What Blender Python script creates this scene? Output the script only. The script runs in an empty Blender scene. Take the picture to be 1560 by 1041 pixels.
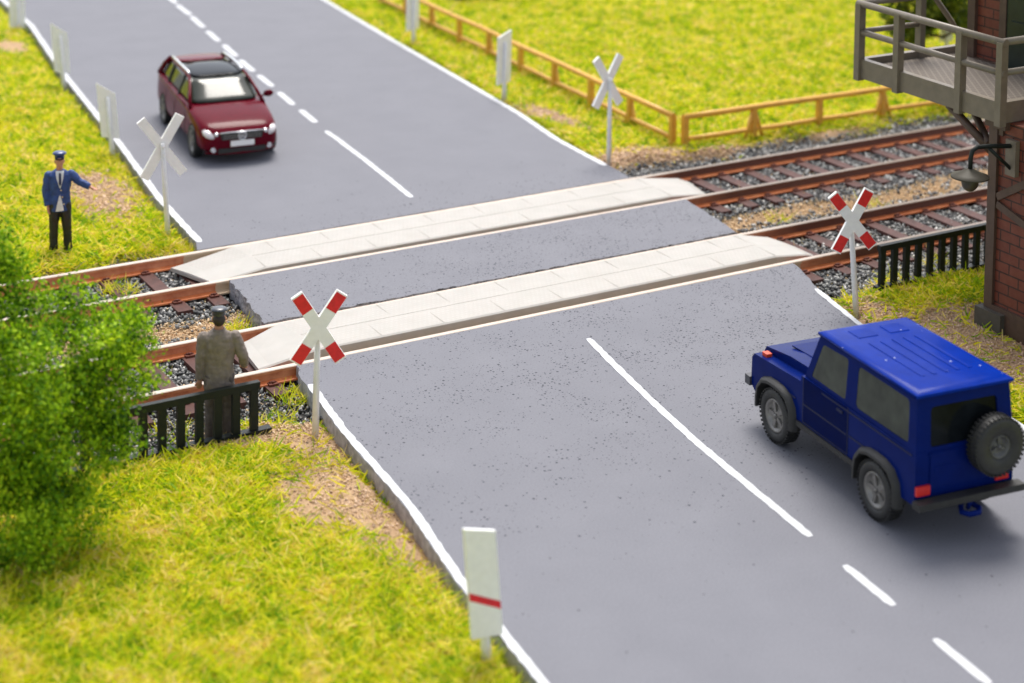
import bpy, bmesh, math, random
import numpy as np
from mathutils import Vector, Matrix
R = math.radians
random.seed(7); rng = np.random.default_rng(7)
SC = bpy.context.scene
COL = SC.collection

# ------------------------------------------------------------------ camera, light, exposure
F, PITCH, ROLL, HC, AZ = 2832.49, 0.08478, 0.01145, 11.28097, 0.52723   # pixels of a 1560 px wide frame
PX, PY = 786.43, -333.9
cam = bpy.data.cameras.new('camera'); camo = bpy.data.objects.new('camera', cam); COL.objects.link(camo)
ca, sa = math.cos(AZ), math.sin(AZ)
def rot(x, y): return (x*ca + y*sa, -x*sa + y*ca)
X = Vector((*rot(1, 0), 0)); Dn = Vector((*rot(0, -math.sin(PITCH)), -math.cos(PITCH))); Fw = Vector((*rot(0, math.cos(PITCH)), -math.sin(PITCH)))
Rt = X*math.cos(ROLL) - Dn*math.sin(ROLL); Dr = X*math.sin(ROLL) + Dn*math.cos(ROLL)
m = Matrix((( Rt.x, -Dr.x, -Fw.x, 0), (Rt.y, -Dr.y, -Fw.y, 0), (Rt.z, -Dr.z, -Fw.z, HC), (0, 0, 0, 1)))
camo.matrix_world = m
cam.sensor_width = 36; cam.lens = F/1560*36
cam.shift_x = -(PX-780)/1560; cam.shift_y = -(520.5-PY)/1560
cam.clip_start = .5; cam.clip_end = 1000
cam.dof.use_dof = True; cam.dof.focus_distance = 28.6; cam.dof.aperture_fstop = .40; cam.dof.aperture_blades = 0
SC.camera = camo

SUN_EL, SUN_DIR = 62, (.53, .80)        # light comes from high up beyond the right hand side of the tracks
w = bpy.data.worlds.new('World'); SC.world = w; w.use_nodes = True
nt = w.node_tree; bg = nt.nodes['Background']
sky = nt.nodes.new('ShaderNodeTexSky'); sky.sky_type = 'NISHITA'; sky.sun_disc = False
sky.sun_elevation = R(SUN_EL); sky.sun_rotation = math.atan2(SUN_DIR[0], SUN_DIR[1])
sky.air_density = .75; sky.dust_density = 2.5; sky.ozone_density = .7
hs = nt.nodes.new('ShaderNodeHueSaturation'); hs.inputs['Saturation'].default_value = .42   # milky, nearly neutral daylight
nt.links.new(sky.outputs[0], hs.inputs['Color']); nt.links.new(hs.outputs[0], bg.inputs[0]); bg.inputs[1].default_value = .13
sun = bpy.data.lights.new('sun', 'SUN'); sun.energy = 1.6; sun.angle = R(25); sun.color = (1, .955, .88)
suno = bpy.data.objects.new('sun', sun); COL.objects.link(suno)
sd = Vector((SUN_DIR[0]*math.cos(R(SUN_EL)), SUN_DIR[1]*math.cos(R(SUN_EL)), math.sin(R(SUN_EL)))).normalized()
suno.rotation_euler = sd.to_track_quat('Z', 'Y').to_euler(); suno.location = (15, 40, 30)
SC.view_settings.view_transform = 'Standard'; SC.view_settings.look = 'None'
SC.view_settings.exposure = 1.08; SC.view_settings.gamma = 1
SC.view_settings.use_curve_mapping = False

def W(px, py, z=0.0):
    """where on the level z the pixel of the photograph lies"""
    u0, v0 = px-PX, py-PY
    u = u0*math.cos(ROLL)+v0*math.sin(ROLL); v = -u0*math.sin(ROLL)+v0*math.cos(ROLL)
    dy = F*math.cos(PITCH)-v*math.sin(PITCH); dz = -F*math.sin(PITCH)-v*math.cos(PITCH)
    t = (z-HC)/dz
    return Vector((*rot(u*t, dy*t), z))
def proj(P):
    s, t, z = P[..., 0], P[..., 1], P[..., 2]-HC
    x = s*ca-t*sa; y = s*sa+t*ca
    d = y*math.cos(PITCH)-z*math.sin(PITCH); u = F*x/d; v = -F*(y*math.sin(PITCH)+z*math.cos(PITCH))/d
    return PX+u*math.cos(ROLL)-v*math.sin(ROLL), PY+u*math.sin(ROLL)+v*math.cos(ROLL), d

# ------------------------------------------------------------------ object helpers
def tag(o, label=None, cat=None, group=None, kind=None):
    if label: o['label'] = label
    if cat: o['category'] = cat
    if group: o['group'] = group
    if kind: o['kind'] = kind
    return o
def thing(name, label, cat, loc=(0, 0, 0), rz=0, group=None):
    o = bpy.data.objects.new(name, None); COL.objects.link(o); o.location = loc; o.rotation_euler = (0, 0, rz)
    o.empty_display_size = .2
    return tag(o, label, cat, group)
def link(name, me, parent=None):
    o = bpy.data.objects.new(name, me); COL.objects.link(o)
    if parent: o.parent = parent
    return o
def copy_tree(o, parent=None):
    c = o.copy(); COL.objects.link(c)
    if parent: c.parent = parent
    for ch in o.children: copy_tree(ch, c)
    return c
class MB:
    def __init__(s): s.bm = bmesh.new(); s.mi = 0
    def _new(s, vs, fs):
        v = [s.bm.verts.new(p) for p in vs]; out = []
        for f in fs:
            try: fc = s.bm.faces.new([v[i] for i in f]); fc.material_index = s.mi; out.append(fc)
            except ValueError: pass
        return v
    def box(s, c, d, M=None, taper=(1, 1)):
        vs = []
        for z in (-.5, .5):
            kx, ky = (taper if z > 0 else (1, 1))
            for x, y in ((-.5, -.5), (.5, -.5), (.5, .5), (-.5, .5)):
                p = Vector((x*d[0]*kx, y*d[1]*ky, z*d[2]))
                if M is not None: p = M @ p
                vs.append(Vector(c)+p)
        s._new(vs, [(3, 2, 1, 0), (4, 5, 6, 7), (0, 1, 5, 4), (1, 2, 6, 5), (2, 3, 7, 6), (3, 0, 4, 7)]); return s
    def tube(s, pts, r, n=10, cap=True, sq=None):
        pts = [Vector(p) for p in pts]; rs = r if isinstance(r, (list, tuple)) else [r]*len(pts)
        rings = []; up = Vector((0, 0, 1))
        d0 = (pts[1]-pts[0]).normalized()
        a = d0.orthogonal().normalized() if abs(d0.dot(up)) > .95 else d0.cross(up).normalized()
        for i, p in enumerate(pts):
            d = (pts[min(i+1, len(pts)-1)]-pts[max(i-1, 0)]).normalized()
            a = (a-d*a.dot(d)).normalized(); b = d.cross(a)
            ring = []
            for k in range(n):
                an = 2*math.pi*k/n; kx, ky = (sq if sq else (1, 1))
                ring.append(s.bm.verts.new(p+a*math.cos(an)*rs[i]*kx+b*math.sin(an)*rs[i]*ky))
            rings.append(ring)
        for i in range(len(rings)-1):
            for k in range(n):
                f = s.bm.faces.new((rings[i][k], rings[i][(k+1) % n], rings[i+1][(k+1) % n], rings[i+1][k])); f.material_index = s.mi; f.smooth = True
        if cap:
            f = s.bm.faces.new(rings[0][::-1]); f.material_index = s.mi
            f = s.bm.faces.new(rings[-1]); f.material_index = s.mi
        return s
    def prism(s, poly, z0, z1, axis='z', M=None):
        n = len(poly); vs = []
        for z in (z0, z1):
            for x, y in poly:
                p = {'z': (x, y, z), 'y': (x, z, y), 'x': (z, x, y)}[axis]
                vs.append(Vector(p) if M is None else M @ Vector(p))
        s._new(vs, [tuple(range(n))[::-1], tuple(range(n, 2*n))]+[(i, (i+1) % n, n+(i+1) % n, n+i) for i in range(n)]); return s
    def lathe(s, prof, c=(0, 0, 0), n=24, M=None, close=False):
        rings = []
        for r, z in prof:
            ring = []
            for k in range(n):
                an = 2*math.pi*k/n; p = Vector((r*math.cos(an), r*math.sin(an), z))
                if M is not None: p = M @ p
                ring.append(s.bm.verts.new(Vector(c)+p))
            rings.append(ring)
        for i in range(len(rings)-1):
            for k in range(n):
                f = s.bm.faces.new((rings[i][k], rings[i][(k+1) % n], rings[i+1][(k+1) % n], rings[i+1][k])); f.material_index = s.mi; f.smooth = True
        if close:
            for rg in (rings[0][::-1], rings[-1]):
                f = s.bm.faces.new(rg); f.material_index = s.mi
        return s
    def ell(s, c, r, M=None, n=14):
        prof = [(max(math.cos(a), .02), math.sin(a)) for a in [(-.5+i/8)*math.pi for i in range(9)]]
        S = Matrix.Diagonal(Vector(r)); MM = (M.to_3x3() @ S) if M is not None else S
        return s.lathe(prof, c, n, MM, True)
    def bevel(s, w=.01, seg=2, ang=30):
        es = [e for e in s.bm.edges if len(e.link_faces) == 2 and e.calc_face_angle(0) > R(ang)]
        bmesh.ops.bevel(s.bm, geom=es, offset=w, segments=seg, profile=.6, affect='EDGES', clamp_overlap=True); return s
    def build(s, name, mats, parent=None, smooth=None, loc=None):
        bmesh.ops.recalc_face_normals(s.bm, faces=s.bm.faces)
        me = bpy.data.meshes.new(name); 
        if smooth is not None:
            for f in s.bm.faces: f.smooth = smooth
        s.bm.to_mesh(me); s.bm.free()
        for m_ in (mats if isinstance(mats, (list, tuple)) else [mats]): me.materials.append(m_)
        o = link(name, me, parent)
        if loc is not None: o.location = loc
        return o
def apply_mods(o):
    dg = bpy.context.evaluated_depsgraph_get(); dg.update()
    me = bpy.data.meshes.new_from_object(o.evaluated_get(dg), depsgraph=dg)
    o.modifiers.clear(); old = o.data; o.data = me; bpy.data.meshes.remove(old); return o
def autosmooth(o, ang=35):
    bm = bmesh.new(); bm.from_mesh(o.data)
    for f in bm.faces: f.smooth = True
    for e in bm.edges: e.smooth = (len(e.link_faces) == 2 and e.calc_face_angle(0) < R(ang))
    bm.to_mesh(o.data); bm.free(); return o
def cut(o, cutter, keep=False):
    md = o.modifiers.new('b', 'BOOLEAN'); md.object = cutter; md.operation = 'DIFFERENCE'; md.solver = 'EXACT'
    apply_mods(o)
    if not keep: bpy.data.objects.remove(cutter)
    return o
def remesh(o, vox, smooth=2, disp=None):
    md = o.modifiers.new('r', 'REMESH'); md.mode = 'VOXEL'; md.voxel_size = vox; md.use_smooth_shade = True
    md = o.modifiers.new('s', 'SMOOTH'); md.iterations = smooth; md.factor = .5
    if disp:
        tx = bpy.data.textures.new('folds', 'CLOUDS'); tx.noise_scale = disp[1]; tx.noise_depth = 2
        md = o.modifiers.new('d', 'DISPLACE'); md.texture = tx; md.strength = disp[0]; md.mid_level = .5; md.texture_coords = 'LOCAL'
    return apply_mods(o)
def mesh_np(name, V, Fa, mats, parent=None, smooth=False, quads=False):
    me = bpy.data.meshes.new(name); V = np.asarray(V, np.float32)
    loops = np.concatenate([f.ravel() for f in Fa]).astype(np.int32)
    sizes = np.concatenate([np.full(len(f), f.shape[1]) for f in Fa]).astype(np.int32)
    me.vertices.add(len(V)); me.vertices.foreach_set('co', V.ravel())
    me.loops.add(len(loops)); me.loops.foreach_set('vertex_index', loops)
    me.polygons.add(len(sizes)); me.polygons.foreach_set('loop_start', np.concatenate([[0], np.cumsum(sizes)[:-1]]).astype(np.int32))
    me.polygons.foreach_set('loop_total', sizes)
    if smooth: me.polygons.foreach_set('use_smooth', np.ones(len(sizes), bool))
    me.update(calc_edges=True); me.validate()
    for m_ in (mats if isinstance(mats, (list, tuple)) else [mats]): me.materials.append(m_)
    return link(name, me, parent)

# ------------------------------------------------------------------ materials
class NM:
    def __init__(s, name):
        s.m = bpy.data.materials.new(name); s.m.use_nodes = True; s.t = s.m.node_tree
        s.p = s.t.nodes['Principled BSDF']; s.o = s.t.nodes['Material Output']
    def n(s, ty, ins=None, **kw):
        nd = s.t.nodes.new(ty)
        for k, v in kw.items(): setattr(nd, k, v)
        for k, v in (ins or {}).items():
            if hasattr(v, 'is_output') or isinstance(v, bpy.types.NodeSocket): s.t.links.new(v, nd.inputs[k])
            else: nd.inputs[k].default_value = v
        return nd
    def l(s, a, b): s.t.links.new(a, b)
    def co(s): return s.n('ShaderNodeTexCoord').outputs['Object']
    def noise(s, sc, det=4, ro=.55, co=None):
        return s.n('ShaderNodeTexNoise', {'Vector': co or s.co(), 'Scale': sc, 'Detail': det, 'Roughness': ro}).outputs['Fac']
    def ramp(s, fac, st, inter='LINEAR'):
        r = s.n('ShaderNodeValToRGB', {'Fac': fac}); cr = r.color_ramp; cr.interpolation = inter
        while len(cr.elements) < len(st): cr.elements.new(.5)
        for e, (p, c) in zip(cr.elements, st):
            e.position = p; e.color = (*c, 1) if len(c) == 3 else c
        return r.outputs['Color']
    def mix(s, f, a, b, mode='MIX'):
        nd = s.n('ShaderNodeMix', data_type='RGBA', blend_type=mode)
        for i, v in ((0, f), (6, a), (7, b)):
            if isinstance(v, bpy.types.NodeSocket): s.l(v, nd.inputs[i])
            elif i == 0: nd.inputs[0].default_value = v
            else: nd.inputs[i].default_value = (*v, 1) if len(v) == 3 else v
        return nd.outputs[2]
    def math(s, op, a, b=0., c=None):
        nd = s.n('ShaderNodeMath', operation=op)
        for i, v in enumerate((a, b) if c is None else (a, b, c)):
            if isinstance(v, bpy.types.NodeSocket): s.l(v, nd.inputs[i])
            else: nd.inputs[i].default_value = v
        return nd.outputs[0]
    def bump(s, h, st=.3, dist=.02):
        b = s.n('ShaderNodeBump', {'Height': h, 'Strength': st, 'Distance': dist}); s.l(b.outputs[0], s.p.inputs['Normal'])
    def col(s, c):
        if isinstance(c, bpy.types.NodeSocket): s.l(c, s.p.inputs['Base Color'])
        else: s.p.inputs['Base Color'].default_value = (*c, 1)
def mat(name, c, rough=.5, metal=0., var=.12, sc=6, bump=0., bsc=60, spec=.5, coat=0., trans=None, sss=0.):
    q = NM(name)
    d = tuple(max(0, x*(1-var)) for x in c); l_ = tuple(min(1, x*(1+var)) for x in c)
    q.col(q.ramp(q.noise(sc), [(.3, d), (.7, l_)]) if var else c)
    q.p.inputs['Roughness'].default_value = rough; q.p.inputs['Metallic'].default_value = metal
    q.p.inputs['Specular IOR Level'].default_value = spec; q.p.inputs['Coat Weight'].default_value = coat
    if sss: q.p.inputs['Subsurface Weight'].default_value = sss; q.p.inputs['Subsurface Radius'].default_value = (.05, .04, .03)
    if bump: q.bump(q.noise(bsc, 3), bump, .01)
    return q.m

def mat_road(name='grey_road_paint'):
    q = NM(name); co = q.co()
    base = q.ramp(q.noise(.9, 5, .6, co), [(.25, (.155, .157, .178)), (.75, (.190, .192, .214))])
    base = q.mix(.42, base, q.ramp(q.noise(38, 3, .6, co), [(.3, (.130, .132, .152)), (.7, (.215, .218, .243))]))
    sep = q.n('ShaderNodeSeparateXYZ', {'Vector': co})
    # black pits, crowded near the crossing and rare away from it
    d = q.math('ABSOLUTE', q.math('SUBTRACT', sep.outputs['Y'], 25.2))
    near = q.n('ShaderNodeMapRange', {'Value': d, 'From Min': 2.2, 'From Max': 7.5, 'To Min': 1., 'To Max': .015}).outputs[0]
    side = q.n('ShaderNodeMapRange', {'Value': sep.outputs['X'], 'From Min': 11., 'From Max': 19., 'To Min': .55, 'To Max': 1.5}).outputs[0]
    patch = q.n('ShaderNodeMapRange', {'Value': q.noise(1.1, 3, .6, co), 'From Min': .42, 'From Max': .60, 'To Min': .16, 'To Max': 1.}).outputs[0]
    amt = q.math('MULTIPLY', q.math('MULTIPLY', near, side), patch)
    vo = q.n('ShaderNodeTexVoronoi', {'Vector': co, 'Scale': 15.}); 
    rs = q.n('ShaderNodeSeparateColor', {'Color': vo.outputs['Color']})
    rad = q.math('MULTIPLY', q.math('ADD', q.math('MULTIPLY', rs.outputs[1], .19), .12), q.math('LESS_THAN', rs.outputs[0], q.math('MULTIPLY', amt, .95)))
    sp = q.math('LESS_THAN', vo.outputs['Distance'], rad)
    vo2 = q.n('ShaderNodeTexVoronoi', {'Vector': co, 'Scale': 27.}); rs2 = q.n('ShaderNodeSeparateColor', {'Color': vo2.outputs['Color']})
    sp2 = q.math('LESS_THAN', vo2.outputs['Distance'], q.math('MULTIPLY', q.math('LESS_THAN', rs2.outputs[0], q.math('MULTIPLY', amt, .8)), .25))
    spk = q.math('MAXIMUM', sp, q.math('MULTIPLY', sp2, .8))
    q.col(q.mix(q.math('MULTIPLY', spk, .93), base, (.035, .035, .045)))
    q.p.inputs['Roughness'].default_value = .72; q.p.inputs['Specular IOR Level'].default_value = .2
    q.bump(q.math('SUBTRACT', q.math('MULTIPLY', q.noise(55, 4, .6, co), .5), spk), .25, .012)
    return q.m
M = {}
M['road'] = mat_road()
def mat_edge():
    q = NM('torn_card_edge'); co = q.co()
    q.col(q.ramp(q.noise(14, 6, .7, co), [(.32, (.07, .07, .08)), (.48, (.28, .28, .30)), (.65, (.48, .48, .50))]))
    q.p.inputs['Roughness'].default_value = .9; q.bump(q.noise(20, 5), .8, .03); return q.m
M['edge'] = mat_edge()
M['paint'] = mat('white_road_paint', (.56, .57, .59), .55, var=.08, sc=9, bump=.3)
def mat_fibre(name, stops, scn, gr, trans=.35, rough=.6):
    q = NM(name)
    rnd = q.n('ShaderNodeNewGeometry').outputs['Random Per Island']
    big = q.noise(scn, 3, .6)
    f = q.math('ADD', q.math('MULTIPLY', rnd, .72), q.math('MULTIPLY', q.math('SUBTRACT', big, .38), 1.25))
    c = q.ramp(f, stops); q.col(c)
    q.p.inputs['Roughness'].default_value = rough; q.p.inputs['Specular IOR Level'].default_value = .25
    tr = q.n('ShaderNodeBsdfTranslucent', {'Color': c}); mx = q.n('ShaderNodeMixShader', {'Fac': trans})
    q.l(q.p.outputs[0], mx.inputs[1]); q.l(tr.outputs[0], mx.inputs[2]); q.l(mx.outputs[0], q.o.inputs[0]); return q.m
M['grass'] = mat_fibre('static_grass', [(0, (.10, .26, .006)), (.2, (.28, .48, .010)), (.38, (.60, .68, .012)), (.60, (.82, .77, .025)), (.80, (.90, .74, .14)), (1, (.93, .74, .34))], 1.7, 1, .4)
M['straw'] = mat_fibre('dry_straw_fibre', [(0, (.30, .30, .05)), (.4, (.62, .46, .17)), (1, (.80, .62, .34))], 2, 1)
M['leaf'] = mat_fibre('foam_leaf', [(0, (.015, .06, .003)), (.3, (.11, .26, .005)), (.6, (.33, .54, .010)), (1, (.68, .82, .03))], 1.6, 1, .3)
M['leaf2'] = mat_fibre('olive_leaf', [(0, (.03, .06, .01)), (.4, (.10, .15, .015)), (1, (.30, .34, .03))], 1.4, 1, .3)
M['leafd'] = mat_fibre('dark_leaf', [(0, (.01, .03, .01)), (.5, (.03, .07, .015)), (1, (.08, .14, .02))], 1.4, 1, .2)
def mat_ground():
    q = NM('layout_ground'); co = q.co()
    so = q.n('ShaderNodeAttribute', attribute_name='soil').outputs['Fac']; ba = q.n('ShaderNodeAttribute', attribute_name='ballast').outputs['Fac']
    g = q.ramp(q.noise(9, 5, .7, co), [(.3, (.20, .26, .01)), (.55, (.42, .44, .02)), (.75, (.56, .50, .07))])
    so_c = q.ramp(q.noise(34, 4, .75, co), [(.3, (.36, .22, .12)), (.5, (.60, .39, .22)), (.7, (.76, .54, .34))])
    so_c = q.mix(.4, so_c, q.ramp(q.noise(6, 3, .6, co), [(.3, (.38, .25, .14)), (.7, (.62, .44, .28))]))
    bc = q.ramp(q.noise(26, 4, .7, co), [(.35, (.02, .02, .02)), (.6, (.07, .07, .07)), (.75, (.2, .18, .15))])
    wob = q.math('MULTIPLY', q.math('SUBTRACT', q.noise(4, 4, .65, co), .5), .9)
    f = q.n('ShaderNodeMapRange', {'Value': q.math('ADD', so, wob), 'From Min': .38, 'From Max': .62}).outputs[0]
    q.col(q.mix(ba, q.mix(f, g, so_c), bc)); q.p.inputs['Roughness'].default_value = .95; q.p.inputs['Specular IOR Level'].default_value = .15
    q.bump(q.noise(40, 4, .7, co), .9, .05); return q.m
M['ground'] = mat_ground()
def mat_stone(name, stops, rough=.55, dk=(.02, .018, .017), lt=(.26, .245, .225)):
    q = NM(name); rnd = q.n('ShaderNodeNewGeometry').outputs['Random Per Island']
    c = q.mix(.35, q.ramp(rnd, stops), q.ramp(q.noise(45, 3), [(.3, dk), (.7, lt)]))
    q.col(c); q.p.inputs['Roughness'].default_value = rough; return q.m
M['stone'] = mat_stone('ballast_stone', [(0, (.018, .02, .026)), (.3, (.045, .05, .058)), (.55, (.10, .11, .115)), (.72, (.20, .21, .20)), (.86, (.42, .42, .40)), (.95, (.72, .70, .66))])
M['sand'] = mat_stone('tan_grit', [(0, (.40, .24, .12)), (.5, (.72, .50, .27)), (.85, (.86, .68, .44)), (1, (.15, .12, .1))], .8, (.4, .28, .16), (.8, .62, .4))
M['soilgrit'] = mat_stone('brown_grit', [(0, (.34, .20, .11)), (.5, (.66, .44, .27)), (.85, (.85, .63, .44)), (1, (.16, .11, .08))], .8, (.4, .26, .16), (.8, .6, .42))
def mat_rail(dark=False):
    q = NM('rusty_rail_side_painted_shade' if dark else 'rusty_rail_side'); co = q.co()
    x = q.n('ShaderNodeSeparateXYZ', {'Vector': co}).outputs['X']
    rust_and_shade = q.ramp(q.noise(5, 5, .6, co), [(.3, (.58, .14, .04)), (.6, (.78, .25, .085)), (.8, (.85, .40, .18))])
    if dark: rust_and_shade = q.mix(q.n('ShaderNodeMapRange', {'Value': x, 'From Min': 20.6, 'From Max': 22.}).outputs[0], q.ramp(q.noise(5, 5, .6, co), [(.3, (.52, .16, .06)), (.7, (.74, .32, .16))]), (.15, .050, .024))  # rust; towards the right the head's shadow is painted in as dark brown
    on = q.math('MULTIPLY', q.math('GREATER_THAN', x, 11.2), q.math('LESS_THAN', x, 20.75))      # cream mouldings inside the crossing
    q.col(q.mix(on, rust_and_shade, (.62, .46, .30)))
    q.p.inputs['Roughness'].default_value = .45; q.bump(q.noise(30, 4), .25, .01); return q.m
M['railside'] = mat_rail(); M['railhside'] = mat_rail(True)
def mat_head():
    q = NM('cream_to_brown_rail_head'); co = q.co(); x = q.n('ShaderNodeSeparateXYZ', {'Vector': co}).outputs['X']
    q.col(q.mix(q.n('ShaderNodeMapRange', {'Value': x, 'From Min': 20.3, 'From Max': 22.3}).outputs[0], q.ramp(q.noise(3, 3, .6, co), [(.3, (.52, .42, .33)), (.7, (.62, .52, .43))]), q.ramp(q.noise(7, 4, .6, co), [(.3, (.17, .125, .09)), (.7, (.25, .19, .14))])))  # cream on the left and in the crossing, grey-brown towards the right
    q.p.inputs['Roughness'].default_value = .38; return q.m
M['railhead'] = mat_head()
M['sleeper'] = mat('brown_plastic_sleeper', (.075, .028, .022), .55, spec=.25, var=.3, sc=7, bump=.3, bsc=30)
M['fasten'] = mat('rust_brown_clip', (.12, .035, .022), .5, spec=.3, var=.3, sc=12)
def mat_panel():
    q = NM('cream_moulded_panel'); co = q.co()
    base = q.ramp(q.noise(2.2, 4, .6, co), [(.3, (.375, .355, .318)), (.7, (.425, .402, .365))])
    # moulded studs and slab joints
    mp = q.n('ShaderNodeMapping', {'Vector': co, 'Scale': (1/.085, 1/.085, 1)}); sp = q.n('ShaderNodeSeparateXYZ', {'Vector': mp.outputs[0]})
    row = q.math('FLOOR', sp.outputs['Y']); xx = q.math('ADD', sp.outputs['X'], q.math('MULTIPLY', q.math('MODULO', row, 2.), .5))
    fx = q.math('ABSOLUTE', q.math('SUBTRACT', q.math('FRACT', xx), .5)); fy = q.math('ABSOLUTE', q.math('SUBTRACT', q.math('FRACT', sp.outputs['Y']), .5))
    stud = q.math('LESS_THAN', q.math('ADD', q.math('MULTIPLY', fx, fx), q.math('MULTIPLY', fy, fy)), .075)
    st = q.n('ShaderNodeAttribute', attribute_name='flat').outputs['Fac']
    h = q.math('MULTIPLY', stud, st)
    q.col(q.mix(q.math('MULTIPLY', q.math('SUBTRACT', 1., stud), q.math('MULTIPLY', st, .16)), base, (.29, .24, .19)))
    q.p.inputs['Roughness'].default_value = .42; q.p.inputs['Subsurface Weight'].default_value = .05
    q.bump(h, .5, .012); return q.m
M['panel'] = mat_panel()
M['joint'] = mat('panel_joint', (.35, .325, .285), .6, var=.1)
M['white'] = mat('white_plastic', (.90, .89, .87), .38, var=.04, sc=12, bump=.1, sss=.05)
M['post'] = mat('pale_grey_plastic_post', (.80, .79, .77), .4, var=.06, sc=8)
M['red'] = mat('red_print', (.72, .012, .022), .4, var=.12, sc=14)
M['black'] = mat('black_green_plastic', (.012, .016, .014), .5, spec=.25, var=.2, sc=8, bump=.15)
M['yellow'] = mat('ochre_plastic', (.70, .37, .045), .45, var=.12, sc=5, bump=.1)
M['greyp'] = mat('grey_brown_plastic', (.175, .145, .108), .42, var=.12, sc=6, bump=.15)
M['timber'] = mat('dull_brown_beam', (.085, .050, .034), .5, var=.18, sc=6, bump=.2)
M['dark'] = mat('dark_green_door', (.012, .022, .018), .3, var=.2)
M['concrete'] = mat('grey_plinth', (.075, .066, .05), .7, var=.15, sc=8, bump=.4)
M['glassd'] = mat('dark_tinted_glass', (.015, .018, .02), .08, var=.1, coat=.3)
def mat_brick():
    q = NM('red_brown_brick'); co = q.co(); sp = q.n('ShaderNodeSeparateXYZ', {'Vector': co})
    v = q.n('ShaderNodeCombineXYZ', {'X': q.math('ADD', sp.outputs['X'], sp.outputs['Y']), 'Y': sp.outputs['Z'], 'Z': 0.})
    b = q.n('ShaderNodeTexBrick', {'Vector': v.outputs[0], 'Color1': (.15, .030, .014, 1), 'Color2': (.20, .046, .022, 1), 'Mortar': (.010, .004, .004, 1), 'Scale': 1., 'Mortar Size': .014, 'Mortar Smooth': .1, 'Brick Width': .42, 'Row Height': .175})
    q.col(q.mix(.25, b.outputs['Color'], q.ramp(q.noise(10), [(.3, (.07, .02, .014)), (.7, (.20, .08, .05))])))
    q.p.inputs['Roughness'].default_value = .55; q.bump(b.outputs['Fac'], -.8, .03); return q.m
M['brick'] = mat_brick()
def mat_tread():
    q = NM('diamond_tread_floor'); co = q.co()
    def ln(sx, sy):
        sp = q.n('ShaderNodeSeparateXYZ', {'Vector': co}); v = q.math('ADD', q.math('MULTIPLY', sp.outputs['X'], sx), q.math('MULTIPLY', sp.outputs['Y'], sy))
        return q.math('LESS_THAN', q.math('ABSOLUTE', q.math('SUBTRACT', q.math('FRACT', v), .5)), .13)
    h = q.math('MAXIMUM', ln(7.5, 5.), ln(7.5, -5.))
    q.col(q.mix(h, (.13, .11, .09), (.20, .17, .14))); q.p.inputs['Roughness'].default_value = .65; q.p.inputs['Specular IOR Level'].default_value = .2; q.bump(h, .5, .012); return q.m
M['tread'] = mat_tread()

# ------------------------------------------------------------------ layout of the setting
LE = [(14.6, 62), (13.93, 50.55), (13.11, 44.65), (12.41, 38.41), (11.84, 34.04), (11.63, 31.31), (11.5, 30.93)]
LN = [(10.98, 25.19), (10.88, 24.98), (10.82, 24.55), (10.59, 22.82), (10.39, 20.4), (10.09, 18.6), (9.85, 16.37), (9.3, 11), (8.9, 8)]
RE = [(24.2, 62), (22.72, 50.13), (22.13, 44.34), (21.71, 39.82), (21.38, 36.36), (21.02, 34.01), (20.9, 31.88), (20.82, 30.93)]
RN = [(20.52, 25.19), (20.12, 24.09), (19.71, 22.46), (19.19, 18.42), (18.3, 11), (17.9, 8)]
def xl(t): return np.interp(t, [p[1] for p in (LE+LN)][::-1], [p[0] for p in (LE+LN)][::-1])
def xr(t): return np.interp(t, [p[1] for p in (RE+RN)][::-1], [p[0] for p in (RE+RN)][::-1])
SOIL = [  # cx, cy, rx, ry, angle : patches of bare sandy earth
    (10.0, 20.7, .64, 2.2, 6), (9.45, 21.3, .5, 1.1, 0), (10.25, 23.0, .6, 1.0, 0), (9.75, 23.35, .8, .35, 0), (11.05, 35.1, .7, 1.8, -4), (12.9, 48.6, .45, .8, 0),
    (21.9, 32.2, 1.3, .7, -10), (22.0, 36.0, .35, 1.3, 4), (20.6, 21.0, 1.2, 2.3, 4), (21.3, 22.1, 1.1, .6, 0), (20.5, 23.0, .5, .7, 0), (25, 31.9, 3, .25, 0)]
def soil_at(s, t):
    v = np.zeros_like(s)
    for cx, cy, rx, ry, an in SOIL:
        c, d = math.cos(R(an)), math.sin(R(an)); dx, dy = s-cx, t-cy
        q = ((dx*c+dy*d)/rx)**2+((-dx*d+dy*c)/ry)**2
        v = np.maximum(v, np.clip(1.25-q*.75, 0, 1))
    return v
def ball_lo(s): return np.where(s < 16, 23.75, 23.85) + .16*np.sin(s*2.1)+.1*np.sin(s*5.3+1)
def ball_hi(s): return np.where(s < 16, 31.35, 31.95) + .14*np.sin(s*1.7+2)+.08*np.sin(s*4.4)
def ballast_at(s, t):
    lo, hi = ball_lo(s), ball_hi(s)
    return np.clip((t-lo)/.35+.5, 0, 1)*np.clip((hi-t)/.35+.5, 0, 1)
def gz(s, t):
    b = ballast_at(s, t)
    z = -.08+.03*np.sin(s*1.3+t*.7)+.02*np.sin(s*2.9-t*1.9)
    inroad = (s > xl(t)-.25) & (s < xr(t)+.25)
    z = np.where(inroad, -.24, z)
    return z*(1-b)+(-.30)*b
gs = np.concatenate([[-220, -120, -60, -30], np.arange(-12, 56, .22), [80, 140, 260]])
gt = np.concatenate([[-160, -60, -10], np.arange(6, 76, .22), [100, 160, 300]])
S_, T_ = np.meshgrid(gs, gt, indexing='ij'); Zg = gz(S_, T_)
Vg = np.stack([S_, T_, Zg], -1).reshape(-1, 3); ni, nj = S_.shape
ii, jj = np.meshgrid(np.arange(ni-1), np.arange(nj-1), indexing='ij'); a0 = (ii*nj+jj).ravel()
go = mesh_np('ground', Vg, [np.stack([a0, a0+nj, a0+nj+1, a0+1], 1)], M['ground'], smooth=True); tag(go, kind='structure')
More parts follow.
